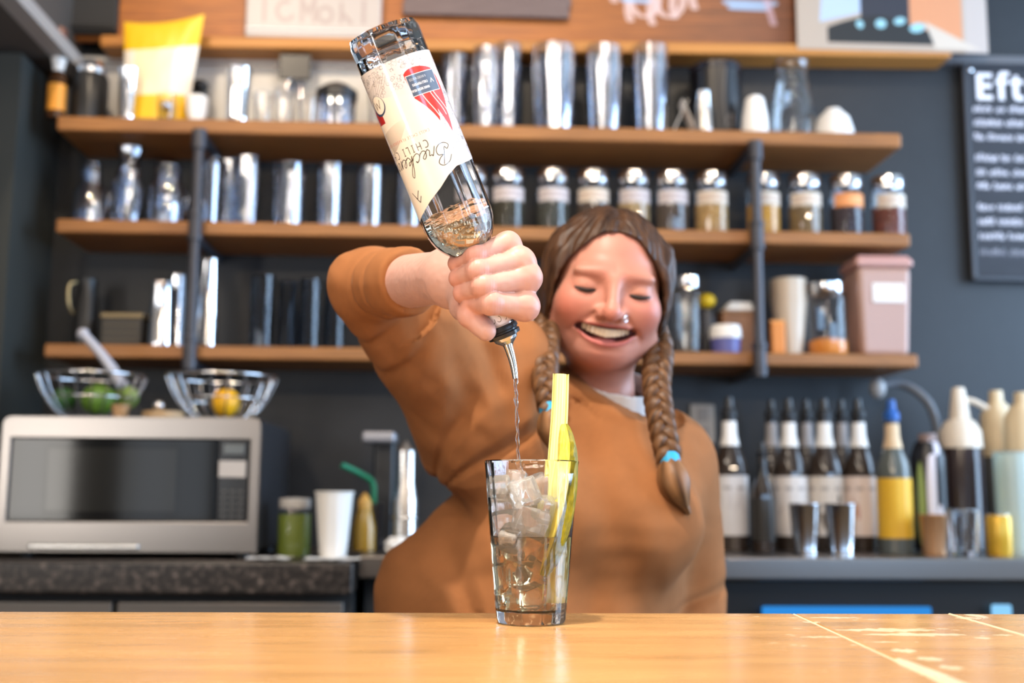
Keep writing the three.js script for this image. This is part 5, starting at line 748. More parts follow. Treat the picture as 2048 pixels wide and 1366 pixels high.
  for (let i = 0; i <= n; i++) for (let j = 0; j <= m; j++) { const th = lerp(-TH, TH, i / n), s = lerp(s0, edge(th), j / m), a = th * RAD; pos.push(R * Math.sin(a), s * BK, R * Math.cos(a)); nor.push(Math.sin(a), 0, Math.cos(a)); uv.push(i / n, (s - s0) / (s1 - s0)); }
  for (let i = 0; i < n; i++) for (let j = 0; j < m; j++) { const a = i * (m + 1) + j, b = a + m + 1; idx.push(a, b, b + 1, a, b + 1, a + 1); }
  const g = new THREE.BufferGeometry(); g.setAttribute('position', new THREE.Float32BufferAttribute(pos, 3)); g.setAttribute('normal', new THREE.Float32BufferAttribute(nor, 3)); g.setAttribute('uv', new THREE.Float32BufferAttribute(uv, 2)); g.setIndex(idx);
  part('label', g, new THREE.MeshPhysicalMaterial({ map: tex, roughness: 0.34, side: THREE.DoubleSide, clearcoat: 1, clearcoatRoughness: 0.1 }), bottle, 'cream printed label');
  // neck sleeve with print, pourer
  const nt = canvas(512, 128, (c, w, h) => { c.fillStyle = '#e9e2e2'; c.fillRect(0, 0, w, h); c.fillStyle = '#6a4a78'; c.font = 'bold 46px sans-serif'; c.fillText('VODKA WITH', 10, 108); c.fillText('VODKA WITH', 290, 108); c.strokeStyle = '#6b655c'; c.lineWidth = 3; for (let i = 0; i < 14; i++) { c.beginPath(); c.arc(20 + i * 37, 34, 13, i, i + 4); c.stroke(); } });
  const sl = new THREE.CylinderGeometry(BR * 0.4, BR * 0.405, 60 * BK, 48, 1, true).translate(0, 606 * BK, 0); sl.rotateY(Math.PI * 0.75);
  part('neck_sleeve', sl, new THREE.MeshPhysicalMaterial({ map: nt, roughness: 0.4, side: THREE.DoubleSide }), bottle, 'white printed paper sleeve');
  const pourer = part('pourer', lathe([[BR * 0.3, 636 * BK], [BR * 0.44, 637 * BK], [BR * 0.465, 641 * BK], [BR * 0.465, 646 * BK], [BR * 0.43, 648 * BK], [BR * 0.43, 651 * BK], [BR * 0.47, 653 * BK], [BR * 0.46, 660 * BK], [BR * 0.3, 663 * BK], [0.0001, 663 * BK]], 48), M.black, bottle, 'black rubber pourer collar');
  part('cone', lathe([[BR * 0.36, 661 * BK], [BR * 0.33, 668 * BK], [BR * 0.17, 678 * BK], [BR * 0.12, 684 * BK], [0.0001, 684 * BK]], 40), M.steel, pourer, 'steel pourer cone');
  const L = (x, y, z) => bottle.worldToLocal(P(x, y, z)), sp = [L(1009.5, 672, -1.021), L(1015, 688, -1.021), L(1022.5, 712, -1.022), L(1028, 736, -1.022), L(1031, 757, -1.022)];
  const c = new THREE.CatmullRomCurve3(sp), spout = new THREE.TubeGeometry(c, 30, 1, 18), q = spout.attributes.position;
  for (let i = 0; i < q.count; i++) { const row = Math.floor(i / 19), ce = c.getPointAt(row / 30), r = lerp(0.0052, 0.0026, Math.pow(row / 30, 0.8)); const d = V(q.getX(i), q.getY(i), q.getZ(i)).sub(ce).multiplyScalar(r).add(ce); q.setXYZ(i, d.x, d.y, d.z); }
  part('spout', spout, mat(lin(0.7, 0.66, 0.6), 0.16, 1), pourer, 'curved steel spout');
}
// spirit sloshing in the shoulder and neck of the bottle (built in the bottle's axes)
{
  const up = V(0, 1, 0).applyQuaternion(bottle.quaternion.clone().invert()), a = bottle.worldToLocal(P(850, 452, -1.0)), b = bottle.worldToLocal(P(975, 405, -1.0)), mid = a.clone().lerp(b, 0.5), along = b.clone().sub(a).normalize(), nrm = up.clone().addScaledVector(along, -up.dot(along)).normalize();
  const f = (x, y, z) => { const r = Math.hypot(x, z), s = y / BK, wall = (r - (bR(clamp(s, 0, 640)) - 0.0020)) * 0.75, top = (x - mid.x) * nrm.x + (y - mid.y) * nrm.y + (z - mid.z) * nrm.z + 0.0022 * noise(x * 90, y * 90, z * 90) + 0.0008 * noise(x * 240, y * 240, z * 240 + 3); return Math.max(wall, top, y - 634 * BK); };
  const g = nets(f, [-BR, 370 * BK, -BR], [BR, 640 * BK, BR], 0.0011);
  const m = new THREE.MeshPhysicalMaterial({ color: 0xffffff, roughness: 0, transmission: 1, thickness: 0.05, ior: 1.36, attenuationColor: lin(0.95, 0.8, 0.46), attenuationDistance: 0.1 });
  const t = single('spirit', g, m, 'pale golden spirit sloshing in the shoulder of the upturned bottle', 'liquid'); t.position.copy(bottle.position); t.quaternion.copy(bottle.quaternion);
  const bub = []; for (let i = 0; i < 520; i++) { const u = rnd() * 6.283, s = rr(385, 470), rad = bR(s) * Math.sqrt(rnd()) * 0.92, x = rad * Math.sin(u), z = rad * Math.cos(u), y = s * BK; const d = (x - mid.x) * nrm.x + (y - mid.y) * nrm.y + (z - mid.z) * nrm.z; if (d > 0.002 || d < -0.02) continue; bub.push(new THREE.IcosahedronGeometry(rr(0.0004, 0.0013), 1).translate(x, y, z)); }
  const bm = part('bubbles', mergeGeometries(bub), M.pane, t, 'fine froth of bubbles'); bm.userData.kind = 'stuff';
}
{ // the stream
  const pts = [], n = 22; for (let i = 0; i <= n; i++) { const s = i / n, p = P(lerp(1031, 1037.5, s), lerp(754, 944, s), -1.022); pts.push(V(p.x + 0.0004 * Math.sin(i * 2.1), p.y, p.z + 0.0004 * Math.cos(i * 1.7))); }
  const c = new THREE.CatmullRomCurve3(pts), g = new THREE.TubeGeometry(c, 120, 1, 12), q = g.attributes.position;
  for (let i = 0; i < q.count; i++) { const row = Math.floor(i / 13), s = row / 120, ce = c.getPointAt(s), tw = s * 15, r = lerp(0.0017, 0.0012, s) * (1 + 0.12 * Math.sin(s * 30)); const d = V(q.getX(i), q.getY(i), q.getZ(i)).sub(ce), an = Math.atan2(d.z, d.x), k = r * (1 + 0.16 * Math.cos(2 * (an - tw))); q.setXYZ(i, ce.x + d.x * k, ce.y + d.y * k, ce.z + d.z * k); }
  g.computeVertexNormals();
  single('poured_stream', g, new THREE.MeshPhysicalMaterial({ color: lin(0.98, 0.94, 0.86), roughness: 0, transmission: 1, thickness: 0.004, ior: 1.36 }), 'thin clear stream of spirit falling from spout into the glass', 'liquid');
}
// ------------------------------------------------------------------ the woman
const person = thing('person', 'smiling woman in brown sweatshirt with two braids, pouring from an upturned bottle', 'person', [0, 0, 0]);
const mulc = (c, k) => [c[0] * k, c[1] * k, c[2] * k], mixc = (a, b, t) => [lerp(a[0], b[0], t), lerp(a[1], b[1], t), lerp(a[2], b[2], t)];
const SKIN = [0.45, 0.212, 0.154], RED = [0.43, 0.128, 0.086], LIP = [0.42, 0.12, 0.10], PALE = [0.49, 0.285, 0.23];

// head frame: x to the picture's right, y up the face, z out of the face
const HC = P(1212, 573, -1.50), HQ = new THREE.Quaternion();
{
  const r = V(1, 0, 0).applyQuaternion(camera.quaternion), u = V(0, 1, 0).applyQuaternion(camera.quaternion), z = camera.position.clone().sub(HC).normalize(), th = 9 * RAD;
  let y = u.clone().multiplyScalar(Math.cos(th)).addScaledVector(r, Math.sin(th)); y.addScaledVector(z, -y.dot(z)).normalize(); const x = y.clone().cross(z);
  HQ.setFromRotationMatrix(new THREE.Matrix4().makeBasis(x, y, z)).multiply(new THREE.Quaternion().setFromEuler(new THREE.Euler(3 * RAD, 7 * RAD, 0)));
}
const HM = new THREE.Matrix4().compose(HC, HQ, V(1, 1, 1)), HI = HM.clone().invert(), toHead = (p) => p.clone().applyMatrix4(HI), fromHead = (x, y, z) => V(x, y, z).applyMatrix4(HM);
// joints
const NB = P(1204, 828, -1.56), SH = P(995, 740, -1.45), EL = P(742, 572, -1.285), WR = P(898, 553, -1.078), SL = P(1330, 930, -1.60), EB = P(1385, 1190, -1.60), HAND2 = P(1380, 1420, -1.46), CH = P(1170, 960, -1.54), WA = P(1105, 1260, -1.54);
const nbH = toHead(NB);
function sdHead(x, y, z) {
  const ax = Math.abs(x);
  let d = ell(x, y - 0.022, z + 0.018, 0.073, 0.079, 0.093);
  d = smin(d, ell(x, y + 0.030, z - 0.014, 0.0655, 0.076, 0.072), 0.03);
  d = smin(d, ell(x, y + 0.081, z - 0.046, 0.037, 0.023, 0.034), 0.035);
  d = smin(d, Math.hypot(ax - 0.049, y + 0.056, z - 0.014) - 0.028, 0.035);
  d = smin(d, Math.hypot(ax - 0.042, y + 0.024, z - 0.057) - 0.027, 0.022);
  d = smin(d, ell(ax - 0.026, y - 0.021, z - 0.0725, 0.026, 0.007, 0.011), 0.02);
  d = smax(d, -ell(ax - 0.034, y - 0.001, z - 0.101, 0.018, 0.0125, 0.0165), 0.014);
  d = smin(d, ell(ax - 0.0345, y - 0.001, z - 0.0685, 0.0165, 0.0135, 0.0145), 0.005);
  d = smax(d, -ell(ax - 0.0345, y + 0.0042 - 0.9 * (ax - 0.0345) * (ax - 0.0345) * 10, z - 0.084, 0.0135, 0.0027, 0.011), 0.0012);
  // nose
  let n = cap(x, y, z, V(0, 0.013, 0.083), V(0, -0.023, 0.1015), 0.0072, 0.009);
  n = smin(n, Math.hypot(x, y + 0.0275, z - 0.1035) - 0.0108, 0.008);
  n = smin(n, ell(ax - 0.0125, y + 0.0295, z - 0.0925, 0.007, 0.007, 0.009), 0.006);
  n = smax(n, -(Math.hypot(ax - 0.0066, y + 0.038, z - 0.100) - 0.0034), 0.003);
  d = smin(d, n, 0.011);
  // mouth: lips and the open smile
  const u = x / 0.037, yc = -0.0572 + 0.0055 * u * u, w = Math.sqrt(Math.max(0, 1 - u * u));
  const lipBand = Math.hypot(Math.max(0, ax - 0.03), Math.max(0, Math.abs(y - yc) - 0.0118 * w - 0.0005));
  d -= 0.0022 * Math.exp(-lipBand * lipBand / 0.00002) * sstep(0.04, 0.07, z);
  const cav = (Math.hypot(x / 0.0365, (y - yc) / 0.0097) - 1) * 0.0097;
  d = smax(d, -Math.max(cav, 0.062 - z), 0.0035);
  // laughter folds, dimples
  const fx = ax - lerp(0.0175, 0.0455, clamp((-0.028 - y) / 0.030, 0, 1)), inFold = sstep(-0.072, -0.058, y) * (1 - sstep(-0.031, -0.023, y));
  d += 0.0016 * Math.exp(-fx * fx / 0.00003) * inFold * sstep(0.03, 0.06, z);
  d += 0.0012 * Math.exp(-Math.pow((y + 0.0775) / 0.004, 2)) * Math.exp(-x * x / 0.0004) * sstep(0.05, 0.07, z);
  // ears
  let e = ell(ax - 0.0745, y + 0.012, z + 0.006, 0.009, 0.031, 0.018); e = smax(e, -ell(ax - 0.083, y + 0.008, z - 0.001, 0.006, 0.02, 0.01), 0.005);
  d = smin(d, e, 0.006);
  // neck
  d = smin(d, cap(x, y, z, V(0, -0.055, -0.022), V(nbH.x, nbH.y, nbH.z), 0.045, 0.047), 0.03);
  return d;
}
function headColor(wx, wy, wz) {
  const p = toHead(V(wx, wy, wz)), x = p.x, y = p.y, z = p.z, ax = Math.abs(x);
  const g = (cx, cy, cz, r) => Math.exp(-((ax - cx) ** 2 + (y - cy) ** 2 + (z - cz) ** 2) / (r * r));
  let c = mixc(SKIN, RED, clamp(0.85 * g(0.048, -0.026, 0.07, 0.026) + 0.55 * g(0, -0.028, 0.108, 0.017) + 0.5 * g(0, -0.088, 0.075, 0.026) + 0.3 * g(0, 0.05, 0.07, 0.04) + 0.35 * g(0.02, 0.03, 0.08, 0.02) + 0.1 + 0.12 * fbm(x * 40, y * 40, z * 40), 0, 0.95));
  const u = x / 0.037, yc = -0.0572 + 0.0055 * u * u, w = Math.sqrt(Math.max(0, 1 - u * u)), cav = (Math.hypot(x / 0.0365, (y - yc) / 0.0097) - 1) * 0.0097, lip = (Math.hypot(x / 0.0395, (y - yc + 0.001) / 0.0148) - 1) * 0.0148;
  if (z > 0.045) { c = mixc(c, LIP, 1 - sstep(-0.001, 0.0015, lip)); if (cav < -0.0006 || (z < 0.072 && lip < 0)) c = [0.10, 0.02, 0.018]; }
  // brows and lash line shadowing pigments
  const br = (y - (0.0235 - 0.1 * (ax - 0.034) * (ax - 0.034) / 0.02 - 0.06 * Math.max(0, ax - 0.04)));
  if (z > 0.03) c = mixc(c, [0.23, 0.115, 0.06], 0.34 * Math.exp(-br * br / 0.0000085) * sstep(0.012, 0.02, ax) * (1 - sstep(0.05, 0.058, ax)));
  if (z > 0.03) c = mixc(c, [0.42, 0.2, 0.13], 0.5 * Math.exp(-((ax - 0.0345) ** 2 / 0.00024 + (y - 0.006) ** 2 / 0.00003)));
  return c;
}
// --- hand: four fingers wrapped round the bottle neck, thumb below
const F = (a, b, c, d, r) => ({ j: [a, b, c, d].map((q) => P(...q)), r });
const fingers = [
  F([1016, 488, -1.004], [950, 511, -0.987], [914, 527, -1.004], [922, 534, -1.028], [0.0102, 0.0088, 0.0079, 0.0072]),
  F([1043, 522, -1.000], [955, 541, -0.983], [917, 556, -1.004], [928, 562, -1.030], [0.0110, 0.0096, 0.0086, 0.0078]),
  F([1056, 556, -1.000], [966, 573, -0.982], [926, 586, -1.004], [936, 590, -1.030], [0.0115, 0.0099, 0.0088, 0.0080]),
  F([1050, 613, -1.001], [981, 606, -0.984], [944, 606, -1.003], [952, 612, -1.028], [0.0118, 0.0102, 0.0090, 0.0080]),
];
const thumb = F([925, 578, -1.064], [930, 612, -1.034], [940, 630, -1.008], [972, 662, -1.003], [0.0165, 0.0140, 0.0116, 0.0094]);
const wristPts = [P(912, 531, -1.083), P(908, 545, -1.085), P(908, 562, -1.085), P(912, 580, -1.078)];
const knuck = [...fingers.map((f) => [f.j[0], 0.011, 0.55]), ...fingers.map((f) => [f.j[1], 0.009, 0.9]), [thumb.j[2], 0.011, 0.6]];
const foreAxis = WR.clone().sub(EL).normalize();
const seams = fingers.map((f) => f.j);
function sdHand(x, y, z) {
  let d = 9;
  for (let i = 0; i < 4; i++) {
    const { j, r } = fingers[i];
    let f = cap(x, y, z, j[0], j[1], r[0], r[1] * 0.97);
    f = smin(f, cap(x, y, z, j[1], j[2], r[1], r[2]), 0.003); f = smin(f, cap(x, y, z, j[2], j[3], r[2], r[3]), 0.003);
    f = smin(f, Math.hypot(x - j[0].x, y - j[0].y, z - j[0].z) - r[0] * 1.05, 0.004);
    f = smin(f, Math.hypot(x - j[1].x, y - j[1].y, z - j[1].z - 0.001) - r[1] * 1.0, 0.004);
    d = smin(d, f, 0.0006);
  }
  let p = 9;
  for (let i = 0; i < 4; i++) p = smin(p, cap(x, y, z, fingers[i].j[0], wristPts[i], fingers[i].r[0] * 1.0, 0.0165), 0.012);
  p = smin(p, cap(x, y, z, thumb.j[0], wristPts[2], 0.0165, 0.017), 0.014);
  d = smin(d, p, 0.006);
  let t = cap(x, y, z, thumb.j[0], thumb.j[1], thumb.r[0], thumb.r[1]);
  t = smin(t, cap(x, y, z, thumb.j[1], thumb.j[2], thumb.r[1], thumb.r[2]), 0.004); t = smin(t, cap(x, y, z, thumb.j[2], thumb.j[3], thumb.r[2], thumb.r[3]), 0.003);
  d = smin(d, t, 0.003);
  // web between index and thumb
  d = smin(d, cap(x, y, z, fingers[3].j[0], thumb.j[1], 0.008, 0.010), 0.008);
  // wrist and forearm
  let a = cap(x, y, z, WR, EL, 0.0255, 0.0315);
  d = smin(d, a, 0.018);
  // creases over the middle knuckles
  for (let i = 0; i < 4; i++) { const q = fingers[i].j[1], dx = x - q.x, dy = y - q.y, dz = z - q.z, dist = dx * dx + dy * dy + dz * dz; if (dist < 0.0004) d += 0.00035 * Math.sin(dx * 2600) * Math.exp(-dist / 0.00009); }
  return d + 0.0003 * noise(x * 160, y * 160, z * 160);
}
function handColor(x, y, z) {
  let k = 0; for (const [q, r, a] of knuck) { const dx = x - q.x, dy = y - q.y, dz = z - q.z; k = Math.max(k, a * Math.exp(-(dx * dx + dy * dy + dz * dz) / (r * r * 1.3))); }
  for (const f of fingers) { const q = f.j[2]; k = Math.max(k, 0.55 * Math.exp(-((x - q.x) ** 2 + (y - q.y) ** 2 + (z - q.z) ** 2) / 0.0003)); }
  return mixc(PALE, [0.52, 0.18, 0.12], clamp(k * 1.15 + 0.1 * fbm(x * 60, y * 60, z * 60), 0, 1));
}
const SHI = SH.clone().add(V(0.02, -0.03, -0.04)), HAND3 = P(1360, 1480, -1.44), YK0 = P(1090, 860, -1.55), YK1 = P(1335, 940, -1.61);
function sdBody(x, y, z) {
  let d = cap(x, y, z, NB, CH, 0.045, 0.085);
  d = smin(d, cap(x, y, z, CH, WA, 0.09, 0.10), 0.05);
  d = smin(d, cap(x, y, z, YK0, YK1, 0.032, 0.036), 0.03);
  d = smin(d, cap(x, y, z, SHI, EL, 0.036, 0.026), 0.02); d = smin(d, cap(x, y, z, EL, WR, 0.029, 0.022), 0.01);
  d = smin(d, cap(x, y, z, SL, EB, 0.042, 0.036), 0.03); d = smin(d, cap(x, y, z, EB, HAND2, 0.034, 0.026), 0.01);
  d = smin(d, cap(x, y, z, HAND2, HAND3, 0.03, 0.022), 0.01);
  return d;
}
{
  const skin = new THREE.MeshPhysicalMaterial({ color: 0xffffff, vertexColors: true, roughness: 0.42, specularIntensity: 0.6, sheen: 0.15, sheenColor: new THREE.Color(1, 0.7, 0.6), sheenRoughness: 0.5 });
  const bb = (pts, m) => { const b = new THREE.Box3().setFromPoints(pts).expandByScalar(m); return [b.min.toArray(), b.max.toArray()]; };
  const hc = []; for (const sx of [-1, 1]) for (const [y, z] of [[0.115, -0.11], [-0.115, -0.11], [0.115, 0.116], [-0.115, 0.116]]) hc.push(fromHead(sx * 0.088, y, z)); hc.push(NB);
  const t = V(0, 0, 0), headW = (x, y, z) => { t.set(x, y, z).applyMatrix4(HI); return sdHead(t.x, t.y, t.z); };
  const head = nets(headW, ...bb(hc, 0.03), 0.0024, headColor);
  const hl = nets((x, y, z) => Math.max(sdHand(x, y, z), -((x - EL.x) * foreAxis.x + (y - EL.y) * foreAxis.y + (z - EL.z) * foreAxis.z - 0.05)), ...bb([...fingers.flatMap((f) => f.j), ...thumb.j, ...wristPts, EL.clone().lerp(WR, 0.25)], 0.03), 0.0016, handColor);
  const torso = nets(sdBody, ...bb([NB, SH, EL, SL, EB, HAND2, CH, WA, WR], 0.14), 0.012, () => SKIN);
  const body = part('body', mergeGeometries([head, hl, torso]), skin, person); body.name = 'body';
}
// --- face details
const place = (m) => { m.position.copy(HC); m.quaternion.copy(HQ); return m; };
const lashMat = mat(lin(0.015, 0.008, 0.006), 0.6);
for (const s of [-1, 1]) {
  const pts = [], pts2 = []; for (let i = 0; i <= 10; i++) { const u = i / 10 * 2 - 1, x = s * 0.0345 + u * 0.0145, y = -0.0018 + 0.0012 * u * u - 0.0012; pts.push(V(x, y, 0.0695 + 0.0142 * Math.sqrt(Math.max(0, 1 - Math.pow(u * 0.94, 2) * 0.72 - 0.1)))); }
  place(part('eyelashes', tube(pts, 0.0017, 24, 8), lashMat, person));
  const eye = place(part('eye', ball(0.0125, s * 0.0345, -0.0035, 0.0685, 1.1, 0.86, 1), mat(lin(0.03, 0.018, 0.012), 0.15), person, 'dark eye looking down'));
}
{ // upper teeth, each a rounded tooth
  for (let i = -5; i <= 5; i++) { const u = i / 5.6, x = u * 0.031, yc = -0.0572 + 0.0055 * (x / 0.037) ** 2, h = 0.0115 - 0.0035 * Math.abs(u); place(part('tooth', rbox(0.0061, h, 0.005, 0.0014).rotateY(u * 0.75).translate(x, yc + 0.0062 - h * 0.45 + 0.0005, 0.0765 - 0.015 * u * u), mat(lin(0.72, 0.6, 0.42), 0.25), person)); }
  place(part('tongue', ball(0.016, 0, -0.068, 0.062, 1.2, 0.5, 0.9), mat(lin(0.3, 0.08, 0.07), 0.4), person));
  const stud = place(part('nose_ring', new THREE.TorusGeometry(0.004, 0.0009, 10, 24).rotateY(0.9).translate(0.0195, -0.032, 0.0975), M.chrome, person, 'small silver nose ring'));
  for (const s of [-1, 1]) { const e = place(part('earring', ball(0.0052, s * 0.0765, -0.049, 0.006, 0.9, 1.2, 0.7), mat(lin(0.5, 0.58, 0.78), 0.1, 0.9), person, 'small silver blue earring')); part('stud', ball(0.0026, s * 0.0775, -0.041, 0.007), M.chrome, e); }
}
// --- hair: centre parted cap drawn back over the ears
const hairC = (x, y, z) => { const k = clamp(0.5 + 0.55 * noise(x * 120, y * 26, z * 26 + 2) + 0.35 * noise(x * 320, y * 60, z * 60), 0, 1); return mixc([0.016, 0.007, 0.004], [0.08, 0.036, 0.016], k); };
const hairMat = new THREE.MeshPhysicalMaterial({ color: 0xffffff, vertexColors: true, roughness: 0.45, specularIntensity: 0.5, sheen: 0.06, sheenColor: new THREE.Color(0.8, 0.55, 0.35), sheenRoughness: 0.4 });
{
  const sd = (x, y, z) => {
    const ax = Math.abs(x);
    let d = ell(x, y - 0.021, z + 0.020, 0.084, 0.0885, 0.102);
    d = smin(d, ell(ax - 0.071, y + 0.002, z - 0.006, 0.0185, 0.068, 0.052), 0.02);
    d = smin(d, ell(ax - 0.066, y + 0.055, z + 0.02, 0.022, 0.04, 0.035), 0.02);
    d += 0.0035 * Math.exp(-x * x / 0.00003) * sstep(0.045, 0.085, y);                                    // the parting
    d += 0.0009 * Math.sin(Math.atan2(z + 0.02, ax + 0.02) * 46 + 6 * noise(x * 30, y * 30, z * 30)) + 0.0012 * noise(x * 60, y * 60, z * 60);
    const w = lerp(0.0735, 0.018, Math.pow(clamp((y + 0.01) / 0.085, 0, 1), 1.9)) - 0.05 * Math.max(0, -y - 0.06);   // face opening
    const open = Math.max(ax - w - 0.002 * noise(x * 40, y * 90, 1), y - 0.0745 + 9 * x * x, -0.012 - z);
    d = smax(d, -open, 0.006);
    d = Math.max(d, -(sdHead(x, y, z) + 0.006));
    d = Math.max(d, -y - 0.085);
    return d;
  };
  place(part('hair', nets(sd, [-0.11, -0.105, -0.14], [0.11, 0.135, 0.1], 0.0024, hairC), hairMat, person, 'brown hair parted in the middle'));
}
// braids of three strands with a blue tie and a loose tail
const tieMat = mat(lin(0.01, 0.28, 0.5), 0.6);
const braid = (path, tail, r, label) => {
  const c = new THREE.CatmullRomCurve3(path), n = 150, len = c.getLength(), turns = len / 0.052, geos = [];
  const fr = c.computeFrenetFrames(n);
  const side = V(1, 0, 0).applyQuaternion(camera.quaternion), toCam = camera.position.clone().sub(path[0]).normalize();
  for (let k = 0; k < 3; k++) {
    const pts = []; for (let i = 0; i <= n; i++) { const t = i / n, ph = t * turns * Math.PI * 2 + k * Math.PI * 2 / 3, q = c.getPointAt(t), T = c.getTangentAt(t), A = side.clone().addScaledVector(T, -side.dot(T)).normalize(), B = A.clone().cross(T).normalize(); if (B.dot(toCam) < 0) B.negate(); const rr2 = r * (1 - 0.25 * t); pts.push(q.addScaledVector(A, Math.sin(ph) * rr2 * 0.62).addScaledVector(B, Math.sin(2 * ph) * rr2 * 0.42)); }
    const cc = new THREE.CatmullRomCurve3(pts), g = new THREE.TubeGeometry(cc, 220, 1, 12), q = g.attributes.position, col = new Float32Array(q.count * 3);
    for (let i = 0; i < q.count; i++) { const row = Math.floor(i / 13), t = row / 220, ce = cc.getPointAt(t), a = (i % 13) / 12 * 6.283, rad = r * 0.6 * (1 - 0.22 * t) * (1 + 0.07 * Math.sin(a * 5 + t * 120) + 0.06 * noise(t * 90, a, k)); const d = V(q.getX(i), q.getY(i), q.getZ(i)).sub(ce).multiplyScalar(rad); q.setXYZ(i, ce.x + d.x, ce.y + d.y, ce.z + d.z); const h = mixc([0.025, 0.011, 0.005], [0.17, 0.08, 0.033], clamp(0.5 + 0.5 * Math.sin(a * 7 + t * 60) * 0.5 + 0.5 * noise(t * 60, a * 2, k), 0, 1)); col.set(h, i * 3); }
    g.computeVertexNormals(); g.setAttribute('color', new THREE.BufferAttribute(col, 3)); geos.push(g);
  }
  const m = part('braid', mergeGeometries(geos), hairMat, person, label);
  const end = path[path.length - 1], T = c.getTangentAt(1), tg = new THREE.CatmullRomCurve3([end, ...tail]), q = new THREE.Quaternion().setFromUnitVectors(V(0, 1, 0), T);
  part('hair_tie', lathe([[r * 0.5, -0.009], [r * 0.74, -0.007], [r * 0.76, 0], [r * 0.74, 0.007], [r * 0.5, 0.009]], 24).applyQuaternion(q).translate(end.x, end.y, end.z), tieMat, m, 'bright blue hair tie');
  const tail2 = new THREE.TubeGeometry(tg, 60, 1, 16), p = tail2.attributes.position, col = new Float32Array(p.count * 3);
  for (let i = 0; i < p.count; i++) { const t = Math.floor(i / 17) / 60, ce = tg.getPointAt(t), a = (i % 17) / 16 * 6.283, rad = r * (0.62 + 0.55 * Math.sin(Math.PI * Math.min(1, t * 1.15 + 0.02))) * (1 - 0.72 * Math.pow(t, 3)) * (1 + 0.09 * Math.sin(a * 7)); const d = V(p.getX(i), p.getY(i), p.getZ(i)).sub(ce).multiplyScalar(rad); p.setXYZ(i, ce.x + d.x, ce.y + d.y, ce.z + d.z); col.set(mixc([0.06, 0.026, 0.01], [0.24, 0.115, 0.045], clamp(0.5 + 0.5 * Math.sin(a * 6 + t * 3), 0, 1)), i * 3); }
  tail2.computeVertexNormals(); tail2.setAttribute('color', new THREE.BufferAttribute(col, 3));
  part('braid_tail', tail2, hairMat, m);
};
braid([fromHead(0.072, -0.045, -0.025), P(1316, 700, -1.50), P(1313, 770, -1.46), P(1322, 840, -1.435), P(1338, 921, -1.415)], [P(1343, 945, -1.41), P(1356, 985, -1.405), P(1378, 1028, -1.41)], 0.0185, 'brown braid on the right of the picture');
braid([fromHead(-0.07, -0.045, -0.03), P(1092, 690, -1.44), P(1091, 765, -1.375), P(1100, 822, -1.36)], [P(1102, 840, -1.357), P(1108, 880, -1.36), P(1112, 915, -1.365)], 0.017, 'brown braid on the left of the picture');

